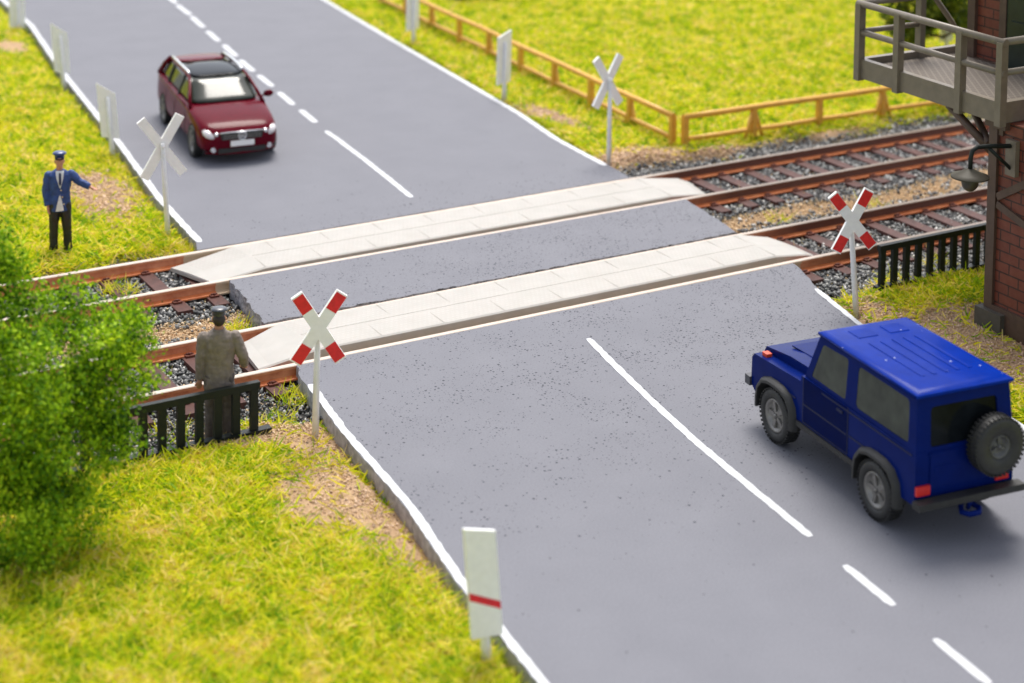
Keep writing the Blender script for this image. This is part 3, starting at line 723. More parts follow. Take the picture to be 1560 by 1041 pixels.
tree_at(842, -7, [(-.5, 0, .3, .4), (.5, 0, .35, .45)], 4000, .07, 'leafd', 'dark_shrub', 'small dark shrub at the top edge, right of the larger dark shrub', .08, 'dark shrubs at the far edge of the meadow')

# ------------------------------------------------------------------ signal box
TB = thing('signal_box', 'dark brick signal box with timber framing and a railed balcony at the right edge', 'building', (21.6, 21.7, 0))
def T_(p): return (p[0]-21.6, p[1]-21.7, p[2])
def bx(mb, s0, s1, t0, t1, z0, z1): mb.box(T_(((s0+s1)/2, (t0+t1)/2, (z0+z1)/2)), (s1-s0, t1-t0, z1-z0)); return mb
mb = MB(); bx(mb, 21.66, 27, 16, 21.64, .0, 3.36); mb.build('lower_wall', M['brick'], TB)
mb = MB(); bx(mb, 21.60, 27.1, 15.9, 21.70, -.14, .30); bx(mb, 21.6, 21.75, 21.52, 21.70, .3, 3.35); bx(mb, 21.6, 21.7, 19.9, 20.12, .3, 3.35)
mb.bevel(.015, 1)
for z0, z1, ta, tb in ((2.1, 2.9, 21.5, 20.2), (1.98, 1.6, 21.5, 20.15)):
    a_ = Vector(T_((21.635, ta, z0))); b_ = Vector(T_((21.635, tb, z1))); mid_ = (a_+b_)/2; d = b_-a_
    mb.box(mid_, (.05, d.length, .12), Matrix.Rotation(math.atan2(-d.z, -d.y)+0, 3, 'X'))
mb.build('timber_frame', M['timber'], TB)
mb = MB(); bx(mb, 21.50, 21.9, 21.22, 21.80, -.16, .22); mb.bevel(.03, 2); autosmooth(mb.build('plinth', M['concrete'], TB))
mb = MB(); bx(mb, 23.70, 28, 15, 24.30, 3.52, 7.5); uw = mb.build('upper_wall', M['brick'], TB)
mb = MB(); bx(mb, 23.62, 23.85, 24.18, 24.36, 3.52, 7.5); bx(mb, 23.62, 23.72, 23.42, 23.58, 3.52, 7.5); bx(mb, 23.62, 23.72, 23.58, 24.18, 3.5, 3.62); mb.bevel(.015, 1); mb.build('corner_post', M['timber'], TB)
mb = MB(); bx(mb, 23.64, 23.75, 21.4, 23.42, 3.53, 6.2); dr = mb.build('door', M['dark'], TB)
mb = MB(); bx(mb, 23.60, 23.66, 21.5, 21.62, 3.53, 6.2); bx(mb, 23.60, 23.66, 22.4, 22.5, 3.53, 6.2); bx(mb, 23.60, 23.66, 21.5, 23.3, 4.35, 4.45); mb.build('door_frame', M['dark'], dr)
BL = link('balcony', None, TB)
mb = MB(); bx(mb, 21.50, 28, 21.33, 24.72, 3.50, 3.60); mb.bevel(.01, 1); mb.build('balcony_floor', M['tread'], BL)
mb = MB(); bx(mb, 21.42, 21.54, 21.30, 24.75, 3.38, 3.72); bx(mb, 21.54, 28, 21.28, 21.40, 3.38, 3.72); bx(mb, 21.54, 28, 24.66, 24.78, 3.38, 3.72)
for k in range(8): bx(mb, 21.6, 27, 21.6+k*.4, 21.68+k*.4, 3.40, 3.50)
mb.bevel(.015, 1); mb.build('edge_beam', M['greyp'], BL)
ZT = 4.70
for tt in (24.72, 23.72, 22.22, 21.30):
    mb = MB(); bx(mb, 21.36, 21.50, tt-.065, tt+.065, 3.34, ZT); mb.bevel(.02, 2); autosmooth(mb.build('railing_post', M['greyp'], BL))
mb = MB(); bx(mb, 22.75, 22.87, 24.62, 24.76, 3.34, ZT+.7); mb.bevel(.02, 2); autosmooth(mb.build('railing_post', M['greyp'], BL))
mb = MB(); bx(mb, 22.9, 23.04, 21.24, 21.38, 3.34, ZT); mb.bevel(.02, 2); autosmooth(mb.build('railing_post', M['greyp'], BL))
for zz, r_ in ((ZT, .062), (4.20, .055)):
    mb = MB(); mb.tube([T_((21.43, 24.78, zz)), T_((21.43, 21.22, zz))], r_, 12); mb.build('handrail', M['greyp'], BL)
    mb = MB(); mb.tube([T_((21.43, 21.30, zz+.003)), T_((28, 21.30, zz+.003))], r_, 12); mb.build('handrail', M['greyp'], BL)
    mb = MB(); mb.tube([T_((21.43, 24.72, zz+.003)), T_((22.8, 24.70, zz+.003)), ], r_*.9, 12); mb.build('handrail', M['greyp'], BL)
mb = MB(); mb.tube([T_((22.8, 24.7, 4.72)), T_((23.1, 24.7, 4.70)), T_((23.6, 24.72, 4.15)), T_((24.1, 24.75, 3.4))], .05, 10)
mb.tube([T_((22.8, 24.7, 5.9)), T_((23.6, 24.6, 5.0))], .055, 10); mb.build('stair_handrail', M['greyp'], BL)
for tt in (21.62, 20.3):
    mb = MB(); mb.tube([T_((21.72, 21.7, 2.75)), T_((21.55, 22.6, 3.38))], .07, 6) if tt > 21 else mb.tube([T_((21.66, 21.75, 2.9)), T_((22.6, 23.4, 3.4))], .07, 6)
    mb.build('bracket', M['timber'], BL)
mb = MB(); bx(mb, 21.55, 21.95, 21.3, 21.75, 3.24, 3.38); bx(mb, 21.62, 21.88, 21.42, 21.72, 3.12, 3.24); mb.bevel(.015, 1); mb.build('corbel', M['timber'], BL)

LP = thing('wall_lamp', 'dark round wall lamp on a bent arm, hanging from the brick signal box', 'lamp', (20.80, 21.28, 0))
mb = MB(); mb.tube([(.82, -.10, 3.02), (.40, -.04, 3.06), (.14, 0, 3.07), (.03, 0, 3.02), (-.0, 0, 2.90), (0, 0, 2.70)], .037, 10); mb.build('arm', M['black'], LP)
mb = MB(); mb.tube([(.36, -.03, 3.03), (.82, -.10, 2.62)], .03, 8); mb.build('brace', M['black'], LP)
mb = MB(); mb.box((.805, -.10, 2.83), (.09, .22, .58)); mb.bevel(.015, 1); mb.build('wall_plate', M['greyp'], LP)
mb = MB(); mb.lathe([(.03, 2.74), (.09, 2.72), (.20, 2.655), (.30, 2.625), (.305, 2.60), (.28, 2.60), (.12, 2.60), (.02, 2.61)], n=28); mb.build('lamp_shade', mat('olive_grey_lamp_shade', (.07, .062, .045), .5, spec=.2), LP)
mb = MB(); mb.ell((0, 0, 2.53), (.14, .14, .16)); mb.build('bulb', mat('smoky_bulb', (.05, .045, .035), .35), LP)

# ------------------------------------------------------------------ vehicles
M['tyre'] = mat('black_rubber_plastic', (.022, .022, .021), .55, var=.2, sc=10, bump=.2)
M['rim'] = mat('dull_silver_rim', (.22, .21, .195), .35, .5, var=.15, sc=12)
M['chrome'] = mat('bright_silver', (.75, .75, .77), .22, .7, var=.05)
def mat_paint(name, c, rough=.22, dust=0., sp=.1):
    q = NM(name); co = q.co(); base = q.ramp(q.noise(5, 3, .6, co), [(.3, tuple(x*.92 for x in c)), (.7, tuple(min(1, x*1.1) for x in c))])
    if dust:
        v = q.n('ShaderNodeTexVoronoi', {'Vector': co, 'Scale': 8.}); rs = q.n('ShaderNodeSeparateColor', {'Color': v.outputs['Color']})
        d = q.math('MULTIPLY', q.math('LESS_THAN', q.math('ADD', v.outputs['Distance'], q.math('MULTIPLY', q.noise(40, 2, .5, co), .12)), q.math('MULTIPLY', rs.outputs[1], .20)), q.math('LESS_THAN', rs.outputs[0], .28))
        base = q.mix(q.math('MULTIPLY', d, dust), base, (.62, .66, .80))
    q.col(base); q.p.inputs['Roughness'].default_value = rough; q.p.inputs['Specular IOR Level'].default_value = sp
    q.p.inputs['IOR'].default_value = 1.32
    q.bump(q.noise(22, 2, .5, co), .05, .01); return q.m
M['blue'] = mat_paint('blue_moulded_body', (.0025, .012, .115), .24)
M['blueroof'] = mat_paint('dusty_toplit_blue_roof', (.001, .022, .24), .22, .55)  # dust specks over a blue brightened beyond the body's for light from above
M['maroon'] = mat_paint('dark_red_car_paint', (.105, .003, .011), .13, 0, .14)
M['seam'] = mat('dark_panel_gap', (.004, .008, .05), .7, var=0)
M['redlamp'] = mat('red_lamp', (.62, .02, .015), .3, var=.1)
M['amber'] = mat('orange_red_indicator', (.60, .06, .012), .3, var=.1)
M['clearlamp'] = mat('milky_headlamp', (.66, .62, .62), .18, .2, var=.15, sc=20, coat=.6)
def mat_glass(name, c, rough=.08, spec=.7):
    q = NM(name); q.p.inputs['IOR'].default_value = 1.3 if spec < .2 else 1.5; q.col(q.ramp(q.noise(3, 3), [(.35, tuple(x*.7 for x in c)), (.65, tuple(x*1.25 for x in c))]))
    q.p.inputs['Roughness'].default_value = rough; q.p.inputs['Specular IOR Level'].default_value = spec; return q.m
M['winside'] = mat_glass('olive_grey_side_glass', (.045, .052, .038), .14, .4)
M['windark'] = mat_glass('dark_glass', (.008, .010, .012), .08, .14)
M['winestate'] = mat_glass('greenish_black_glass', (.025, .03, .022), .06, .4)

def wheel(par, x, y, z, r, wd, rimmat, side, spokes=5, name='wheel', axis='y', rr=.62):
    Mr = Matrix.Rotation(R(-90*side), 3, 'X') if axis == 'y' else Matrix.Rotation(R(-90), 3, 'Y')
    mb = MB(); h = wd/2
    mb.lathe([(r*rr, -h*.9), (r*.86, -h), (r*.97, -h*.8), (r, -h*.45), (r, h*.45), (r*.97, h*.8), (r*.86, h), (r*(rr+.04), h*.9), (r*rr, h*.6)], n=40, M=Mr)
    for k in range(40):
        a = 2*math.pi*k/40
        for s2 in (-.3, .3): mb.box(Mr @ Vector((r*math.cos(a+s2*.2), r*math.sin(a+s2*.2), h*s2*1.9)), (.02, .03, wd*.36), Mr @ Matrix.Rotation(a, 3, 'Z'))
    t = mb.build(name, M['tyre'], par); t.location = (x, y, z)
    mb = MB(); q = r*rr
    mb.lathe([(.001, h*.50), (q*.25, h*.55), (q*.32, h*.35), (q*.78, h*.28), (q*.86, h*.72), (q*1.0, h*.86), (q*1.02, h*.6), (q*1.0, -h*.5), (.001, -h*.5)], n=32, M=Mr)
    rm = mb.build('rim', rimmat, t)
    mb = MB()
    for k in range(spokes):
        a = 2*math.pi*k/spokes; mb.box(Mr @ Vector((q*.52*math.cos(a), q*.52*math.sin(a), h*.47)), (q*.62, q*.24, h*.28), Mr @ Matrix.Rotation(a, 3, 'Z'))
    mb.ell(Mr @ Vector((0, 0, h*.62)), (.03, .03, .03), n=10)
    o = mb.build('wheel_spokes', rimmat, t)
    # keep within three levels: spokes are merged into the rim
    bm = bmesh.new(); bm.from_mesh(rm.data); bm.from_mesh(o.data); bm.to_mesh(rm.data); bm.free(); bpy.data.objects.remove(o)
    return t

def hull_cut(inner, outer):
    """closed solid between two matching outlines"""
    mb = MB(); n = len(inner); mb._new(inner+outer, [tuple(range(n))[::-1], tuple(range(n, 2*n))]+[(i, (i+1) % n, n+(i+1) % n, n+i) for i in range(n)])
    return mb.build('cutter', M['seam'])

# ---- blue off-road car (x forward, y left, origin under the rear axle)
OFFROAD = (16.22, 17.20, 83.6)
CR = thing('off_road_car', 'blue short three door off-road car with a spare wheel on its back', 'car', (OFFROAD[0], OFFROAD[1], .012), R(OFFROAD[2]))
YB = .745
def ys(z): return YB if z < 1.17 else YB-(z-1.17)*.05/.73
mb = MB(); mb.prism([(-.74, .50), (-.77, .60), (-.77, 1.17), (1.80, 1.17), (1.83, 1.085), (3.03, 1.02), (3.09, .95), (3.10, .56), (2.98, .48)], -YB, YB, 'y')
mb.bevel(.038, 3); body = mb.build('body', M['blue'], CR)
for x in (0, 2.40):
    for sd_ in (-1, 1):
        mb = MB(); mb.lathe([(.001, .44), (.455, .44), (.455, 1.0), (.001, 1.0)], n=28, M=Matrix.Rotation(R(-90*sd_), 3, 'X')); c = mb.build('c', M['seam']); c.location = (x, 0, .40)
        c.location = (x, 0, .40); c.matrix_world = Matrix.Translation(Vector((0, 0, 0)))
        for v in c.data.vertices: v.co += Vector((x, 0, .40))
        c.location = (0, 0, 0); c.parent = CR
        bpy.context.view_layer.update(); cut(body, c)
autosmooth(body)
mb = MB(); mb.prism([(1.55, 1.0), (1.80, 1.205), (2.4, 1.185), (3.02, 1.10), (3.075, 1.02), (3.08, .9), (1.55, .9)], -.55, .55, 'y'); mb.bevel(.04, 3); hood = autosmooth(mb.build('bonnet', M['blue'], CR))
mb = MB(); mb.prism([(1.95, 1.195), (2.75, 1.155), (2.75, 1.175), (1.95, 1.215)], -.30, .30, 'y'); mb.bevel(.012, 2); mb.build('bonnet_bulge', M['blue'], hood)
# cabin with tumblehome
zt = 1.875; yt = ys(zt)
cab_pts_lo = [(-.765, -YB+.004), (1.77, -YB+.03), (1.77, YB-.03), (-.765, YB-.004)]; cab_hi = [(-.70, -yt), (1.47, -yt+.03), (1.47, yt-.03), (-.70, yt)]
mb = MB(); mb._new([(x, y, 1.165) for x, y in cab_pts_lo]+[(x, y, zt) for x, y in cab_hi], [(3, 2, 1, 0), (4, 5, 6, 7), (0, 1, 5, 4), (1, 2, 6, 5), (2, 3, 7, 6), (3, 0, 4, 7)])
mb.bevel(.05, 4); cabin = mb.build('cabin', M['blue'], CR)
def side_poly(pts, sd_, offn): return [Vector((x, sd_*(ys(z)+offn-(.02 if x > 1.0 else .0)*(x-1.0)), z)) for x, z in pts]
def smooth_poly(pts, r=.05, n=3):
    out = []
    for i in range(len(pts)):
        p = Vector(pts[i]); a = Vector(pts[i-1]); b = Vector(pts[(i+1) % len(pts)])
        pa = p+(a-p).normalized()*r; pb = p+(b-p).normalized()*r
        for k in range(n+1): 
            t = k/n; out.append(tuple((1-t)**2*pa+2*t*(1-t)*p+t*t*pb))
    return out
sidewin = {'door_window': smooth_poly([(.80, 1.225), (1.62, 1.225), (1.40, 1.74), (.80, 1.765)]), 'side_window': smooth_poly([(-.60, 1.225), (.56, 1.225), (.56, 1.765), (-.56, 1.765)], .07)}
for sd_ in (-1, 1):
    for nm, pl in sidewin.items():
        c = hull_cut(side_poly(pl, sd_, -.035), side_poly(pl, sd_, .15)); c.parent = CR; bpy.context.view_layer.update(); cut(cabin, c)
rw = smooth_poly([(-.52, 1.20), (.52, 1.20), (.50, 1.70), (-.50, 1.70)], .06)
def rx_(z): return -.765+(z-1.165)*.065/.71
c = hull_cut([Vector((rx_(z)+.035, y, z)) for y, z in rw], [Vector((rx_(z)-.15, y, z)) for y, z in rw]); c.parent = CR; bpy.context.view_layer.update(); cut(cabin, c)
ww = smooth_poly([(-.62, 1.24), (.62, 1.24), (.56, 1.77), (-.56, 1.77)], .06)
def fx_(z): return 1.77-(z-1.165)*.30/.71
c = hull_cut([Vector((fx_(z)-.03, y, z)) for y, z in ww], [Vector((fx_(z)+.15, y, z)) for y, z in ww]); c.parent = CR; bpy.context.view_layer.update(); cut(cabin, c)
autosmooth(cabin)
def pane(name, vs, m_, par, nrm):
    mb = MB(); n = Vector(nrm); mb._new([v for v in vs]+[v+n*.006 for v in vs], [tuple(range(len(vs)))[::-1], tuple(range(len(vs), 2*len(vs)))]+[(i, (i+1) % len(vs), len(vs)+(i+1) % len(vs), len(vs)+i) for i in range(len(vs))])
    return mb.build(name, m_, par)
for sd_ in (-1, 1):
    for nm, pl in sidewin.items(): pane('side_glass', side_poly(pl, sd_, -.028), M['winside'], CR, (0, sd_, 0))
pane('rear_glass', [Vector((rx_(z)+.028, y, z)) for y, z in rw], M['windark'], CR, (-1, 0, 0))
pane('windscreen', [Vector((fx_(z)-.024, y, z)) for y, z in ww], M['winside'], CR, (1, 0, 0))
# roof with shallow lengthwise ribs
RO = [[(x, y, z) for x, y in ((-.735-e, -.715-e), (1.49, -.69-e), (1.49, .69+e), (-.735-e, .715+e))] for z, e in ((1.845, .0), (1.85, .018), (1.885, .018))]+[[(x, y, z) for x, y in ((-.69+e, -.67+e), (1.42-e, -.65+e), (1.42-e, .65-e), (-.69+e, .67-e))] for z, e in ((1.918, 0), (1.932, .06))]
mb = MB(); mb._new([p for q in RO for p in q], [(3, 2, 1, 0), (16, 17, 18, 19)]+[(4*k+a, 4*k+(a+1) % 4, 4*k+4+(a+1) % 4, 4*k+4+a) for k in range(4) for a in range(4)])
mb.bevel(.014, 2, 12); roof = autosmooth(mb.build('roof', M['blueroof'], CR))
mb = MB()
for k in range(5): mb.box((.22, -.36+k*.18, 1.933), (1.15, .05, .012))
for y in (-.40, .40): mb.box((1.12, y*.62, 1.933), (.26, .30, .010))
mb.bevel(.003, 1); mb.build('roof_ribs', M['blueroof'], roof)
for sd_ in (-1, 1):
    mb = MB(); mb.tube([(-.72, sd_*.738, 1.862), (1.47, sd_*.708, 1.868)], .016, 6); mb.build('rain_gutter', M['blue'], roof)
# doors, seams, handles, trims
for sd_ in (-1, 1):
    mb = MB(); vs = side_poly([(.70, .56), (1.74, .56), (1.74, 1.155), (.70, 1.155)], sd_, 0)
    o = [v+Vector((0, sd_*.009, 0)) for v in vs]; mb._new(vs+o, [(3, 2, 1, 0), (4, 5, 6, 7), (0, 1, 5, 4), (1, 2, 6, 5), (2, 3, 7, 6), (3, 0, 4, 7)]); d = mb.build('door', M['blue'], CR)
    for v in d.data.vertices:
        if abs(v.co.y) > YB-.03: v.co.y = sd_*(YB+(.009 if abs(v.co.y) > YB-.018 else 0))
    mb = MB()
    for x0, z0, x1, z1 in ((.685, .545, .695, 1.165), (1.745, .545, 1.755, 1.165)): mb.box(((x0+x1)/2, sd_*(YB+.001), (z0+z1)/2), (x1-x0+.006, .014, z1-z0))
    mb.box((1.22, sd_*(YB+.001), .547), (1.06, .014, .014)); mb.build('door_gap', M['seam'], CR)
    mb = MB(); mb.box((.86, sd_*(YB+.016), 1.06), (.13, .025, .03)); mb.bevel(.006, 1); mb.build('handle', M['seam'], d)
    mb = MB(); mb.box((1.22, sd_*(YB+.010), .80), (1.02, .010, .022)); mb.box((.36, sd_*(YB+.002), .80), (.60, .014, .022)); mb.box((2.0, sd_*(YB+.002), .80), (.12, .014, .022)); mb.box((.30, sd_*(YB+.003), 1.12), (2.0, .016, .02)); mb.build('side_moulding', M['seam'], CR)
    mb = MB(); mb.box((1.20, sd_*(YB-.02), .485), (1.36, .10, .07)); mb.bevel(.015, 1); mb.build('sill', M['tyre'], CR)
    for x in (0, 2.40):
        mb = MB(); pr = []
        for k in range(11):
            a = R(-8+k*19.6); ca_, sa_ = math.cos(a), math.sin(a); f = 1/max(abs(ca_)**3+abs(sa_)**3, .01)**(1/3)
            pr.append((x+.455*ca_*f*.97, .40+.435*sa_*f*.93))
        rings = []
        for (px_, pz_) in pr:
            d = Vector((px_-x, 0, pz_-.40)).normalized()
            ring = [mb.bm.verts.new((px_+d.x*u, sd_*y, pz_+d.z*u)) for u, y in ((-.02, .60), (-.02, YB+.085), (.02, YB+.085), (.05, YB+.05), (.065, YB-.02))]
            rings.append(ring)
        for a_, b_ in zip(rings[:-1], rings[1:]):
            for k in range(4): mb.bm.faces.new((a_[k], a_[k+1], b_[k+1], b_[k]))
        autosmooth(mb.build('wheel_arch', M['tyre'], CR), 50)
    for x in (0, 2.40): wheel(CR, x, sd_*.70, .37, .37, .22, M['rim'], sd_)
    mb = MB(); mb.box((2.86, sd_*.64, 1.055), (.12, .09, .05)); mb.bevel(.018, 2); mb.build('front_indicator', M['amber'], CR)
    mb = MB(); mb.box((-.785, .64 if sd_ > 0 else -.55, .69), (.05, .20, .115)); mb.bevel(.012, 2); mb.build('tail_lamp', M['redlamp'], CR)
mb = MB(); mb.box((-.875, 0, .55), (.15, 1.60, .085)); mb.bevel(.02, 2)
mb.box((-.80, .42, .50), (.1, .06, .1)); mb.box((-.80, -.42, .50), (.1, .06, .1)); mb.build('rear_bumper', M['tyre'], CR)
mb = MB(); mb.box((3.15, 0, .60), (.13, 1.56, .13)); mb.bevel(.03, 2); mb.build('front_bumper', mat('grey_bumper', (.06, .06, .07), .5), CR)
mb = MB(); mb.box((3.105, 0, .86), (.03, .82, .24)); mb.build('grille', M['tyre'], CR)
for sd_ in (-1, 1): mb = MB(); mb.tube([(3.09, sd_*.56, .86), (3.13, sd_*.56, .86)], .095, 16); mb.build('headlamp', M['clearlamp'], CR)
mb = MB(); mb.box((-.779, -.02, .89), (.016, 1.10, .52)); mb.box((-.787, .30, .93), (.012, .34, .075)); mb.box((-.785, 0, 1.125), (.02, 1.12, .02)); mb.box((-.785, 0, .665), (.012, 1.12, .016)); mb.bevel(.004, 1); mb.build('tailgate', M['blue'], CR)
wheel(CR, -.93, -.34, 1.17, .37, .21, mat('dark_grey_spare_rim', (.10, .10, .095), .4, .3), 1, 3, 'spare_wheel', 'x', .40)
mb = MB(); mb.tube([(-.78, -.34, 1.17), (-.9, -.34, 1.17)], .10, 12); mb.build('spare_wheel_mount', M['tyre'], CR)
mb = MB(); pts = [(-.78+.0, -.02, .44), (-.82, -.10, .30), (-.92, -.14, .28), (-1.0, -.06, .28), (-1.0, .08, .28), (-.92, .14, .28), (-.82, .08, .30), (-.78, 0, .44)]; mb.tube(pts, .035, 8)
mb.tube([(-.86, 0, .28), (-.90, 0, .40)], .03, 8); th = mb.build('tow_hook', M['blue'], CR); th.location = (0, 0, .10)
mb = MB(); mb.box((1.2, 0, .46), (3.5, 1.0, .16)); mb.box((0, 0, .37), (.1, 1.3, .1)); mb.box((2.4, 0, .37), (.1, 1.3, .1)); mb.build('chassis', M['tyre'], CR)

# ---- dark red estate car (x forward, y left, origin under the front axle)
CE = thing('estate_car', 'dark red estate car with silver roof rails, driving towards the crossing', 'car', (14.33, 36.43, .012), R(-97.1))
st = [(-3.84, .50, .45, .86, .62), (-3.80, .70, .34, .93, .74), (-3.62, .84, .24, .97, .82), (-3.2, .875, .20, .975, .86), (-2.3, .88, .20, .96, .865), (-1.4, .88, .20, .945, .865), (-.55, .88, .20, .93, .86), (-.35, .875, .20, .91, .84), (.1, .865, .20, .86, .80), (.45, .845, .20, .79, .74), (.66, .79, .20, .71, .66), (.77, .68, .22, .62, .54), (.83, .40, .25, .54, .36)]
mb = MB(); rings = []
for x, w_, zb, zt_, wt in st:
    zm = (zb+zt_)/2
    half = [(0, zb), (w_*.80, zb), (w_*.985, zb+.08), (w_, zm-.05), (w_*.992, zm+.10), (w_*.965, zt_-.07), (wt, zt_-.004), (wt*.62, zt_+.022), (0, zt_+.03)]
    full = half+[(-y, z) for y, z in half[-2:0:-1]]
    rings.append([mb.bm.verts.new((x, y, z)) for y, z in full])
for a_, b_ in zip(rings[:-1], rings[1:]):
    n = len(a_)
    for k in range(n): mb.bm.faces.new((a_[k], a_[(k+1) % n], b_[(k+1) % n], b_[k]))
mb.bm.faces.new(rings[0]); mb.bm.faces.new(rings[-1][::-1])
eb = mb.build('body', M['maroon'], CE, smooth=True)
md = eb.modifiers.new('s', 'SUBSURF'); md.levels = 2; md.render_levels = 2; apply_mods(eb)
for x in (0, -2.76):
    for sd_ in (-1, 1):
        mb = MB(); mb.lathe([(.001, .62), (.355, .62), (.355, 1.2), (.001, 1.2)], n=28, M=Matrix.Rotation(R(-90*sd_), 3, 'X')); c = mb.build('c', M['seam'])
        for v in c.data.vertices: v.co += Vector((x, 0, .33))
        c.parent = CE; bpy.context.view_layer.update(); cut(eb, c)
autosmooth(eb, 30)
# glasshouse
def loft(secs, mats, name, par, sub=1, smooth=True):
    mb = MB(); rg = [[mb.bm.verts.new(p) for p in s_] for s_ in secs]
    for a_, b_ in zip(rg[:-1], rg[1:]):
        n = len(a_)
        for k in range(n): mb.bm.faces.new((a_[k], a_[(k+1) % n], b_[(k+1) % n], b_[k]))
    mb.bm.faces.new(rg[0]); mb.bm.faces.new(rg[-1][::-1]); o = mb.build(name, mats, par, smooth=smooth)
    if sub: md = o.modifiers.new('s', 'SUBSURF'); md.levels = sub; md.render_levels = sub; apply_mods(o); 
    return o
def gsec(x0, x1, wd_, z, rf=.22, rb=.12):   # one horizontal outline
    return [(x1, -wd_*.45, z), (x1-.03, -wd_*.80, z), (x1-rf, -wd_*.985, z), (-.9, -wd_, z), (-1.6, -wd_, z), (-2.4, -wd_*.99, z), (x0+rb*2, -wd_*.95, z), (x0+.03, -wd_*.82, z), (x0, -wd_*.4, z),
            (x0, wd_*.4, z), (x0+.03, wd_*.82, z), (x0+rb*2, wd_*.95, z), (-2.4, wd_*.99, z), (-1.6, wd_, z), (-.9, wd_, z), (x1-rf, wd_*.985, z), (x1-.03, wd_*.80, z), (x1, wd_*.45, z)]
def gs(z):
    f = (z-.90)/.49; x1 = -.36-.80*f; x0 = -3.76+.30*f; wd_ = .80-.20*f
    pts = gsec(x0, x1, wd_, z); return [(min(p[0], x1-.0) if p[0] > -1 else p[0], p[1], p[2]) for p in pts]
gh = loft([gs(.90), gs(1.02), gs(1.16), gs(1.30), gs(1.38)], M['winestate'], 'glasshouse', CE, 2)
def rsec(x, w_, z): return [(x, -w_, z-.035), (x, -w_*.93, z-.008), (x, -w_*.5, z+.008), (x, 0, z+.014), (x, w_*.5, z+.008), (x, w_*.93, z-.008), (x, w_, z-.035), (x, 0, z-.05)]
loft([rsec(-3.42, .52, 1.345), rsec(-3.3, .575, 1.375), rsec(-3.0, .60, 1.395), rsec(-2.55, .61, 1.405)], M['maroon'], 'roof', CE, 1)
loft([rsec(-2.55, .605, 1.405), rsec(-1.9, .61, 1.412), rsec(-1.4, .60, 1.40), rsec(-1.16, .57, 1.378)], M['windark'], 'glass_roof', CE, 1)
for sd_ in (-1, 1):
    mb = MB(); mb.tube([(-.42, sd_*.80, .90), (-.75, sd_*.735, 1.10), (-1.05, sd_*.66, 1.29), (-1.3, sd_*.615, 1.375), (-1.9, sd_*.625, 1.40), (-2.7, sd_*.62, 1.395), (-3.25, sd_*.585, 1.365)], [.04, .036, .033, .03, .03, .03, .03], 8); mb.build('pillar', M['maroon'], CE)
    mb = MB(); mb.tube([(-3.2, sd_*.60, 1.37), (-3.45, sd_*.66, 1.2), (-3.66, sd_*.74, .95)], [.05, .06, .07], 8); mb.build('pillar', M['maroon'], CE)
    for x in (-1.62, -2.66): mb = MB(); mb.box((x, sd_*.705, 1.15), (.05, .03, .48), Matrix.Rotation(R(sd_*21), 3, 'X')); mb.build('pillar', M['tyre'], CE)
    mb = MB(); mb.tube([(-1.42, sd_*.585, 1.395), (-1.50, sd_*.59, 1.435), (-2.2, sd_*.60, 1.45), (-3.0, sd_*.585, 1.435), (-3.15, sd_*.575, 1.385)], .03, 8); mb.build('roof_rail', M['chrome'], CE)
    mb = MB(); mb.tube([(-.70, sd_*.84, .925), (-1.6, sd_*.845, .945), (-3.3, sd_*.82, .965)], .014, 6); mb.build('belt_trim', M['maroon'], CE)
    if sd_ > 0: mb = MB(); mb.tube([(-.72, sd_*.80, .95), (-.74, sd_*.92, .97)], .022, 6); mb.ell((-.76, sd_*1.0, 1.0), (.055, .115, .075)); mb.build('wing_mirror', M['maroon'], CE)
    mb = MB(); mb.ell((.60, sd_*.615, .605), (.20, .17, .085), Matrix.Rotation(R(sd_*-28), 4, 'Z') @ Matrix.Rotation(R(24), 4, 'Y')); hl = mb.build('headlamp', M['clearlamp'], CE)
    for (dx, dy) in ((.72, .52), (.66, .66)): mb = MB(); mb.ell((dx, sd_*dy, .60), (.07, .055, .055)); mb.build('reflector', M['chrome'], hl)
    mb = MB(); mb.tube([(.70, sd_*.60, .30), (.79, sd_*.59, .30)], .055, 12); mb.build('fog_lamp', M['chrome'], CE)
    for x in (0, -2.76): wheel(CE, x, sd_*.79, .325, .325, .20, M['rim'], sd_, 5, rr=.70)
    mb = MB(); mb.box((-1.62, sd_*.882, .55), (.012, .006, .60)); mb.box((-.62, sd_*.880, .55), (.012, .006, .5)); mb.box((-2.5, sd_*.882, .62), (.012, .006, .5)); mb.build('door_gap', M['tyre'], CE)
mb = MB(); mb.prism([(-.42, .50), (.42, .50), (.46, .635), (-.46, .635)], .74, .835, 'x', ); g_ = mb.build('grille', M['tyre'], CE)
mb = MB()
for z in (.53, .565, .60): mb.box((.838, 0, z), (.012, .80, .012))
mb.build('grille_bars', M['rim'], g_)
mb = MB(); mb.tube([(.80, -.46, .645), (.825, 0, .655), (.80, .46, .645)], .016, 6); mb.build('grille_frame', M['chrome'], g_)
mb = MB(); mb.lathe([(.068, 0), (.082, .01), (.096, 0), (.082, -.01), (.068, 0)], (.856, 0, .575), 24, Matrix.Rotation(R(90), 3, 'Y'))
for k in range(3):
    a = R(90+120*k); mb.tube([(.856, 0, .575), (.856, .082*math.cos(a), .575+.082*math.sin(a))], [.014, .006], 6)
mb.build('grille_emblem', M['chrome'], g_)
mb = MB(); mb.box((.862, 0, .425), (.015, .50, .115)); mb.bevel(.006, 1); pl = mb.build('number_plate', M['white'], CE)
mb = MB(); mb.box((.815, 0, .275), (.05, 1.0, .10)); mb.bevel(.02, 2); mb.build('lower_grille', M['tyre'], CE)
mb = MB(); mb.tube([(.66, -.74, .225), (.80, -.45, .215), (.84, 0, .212), (.80, .45, .215), (.66, .74, .225)], .022, 8); mb.build('bumper_lip', M['maroon'], CE)

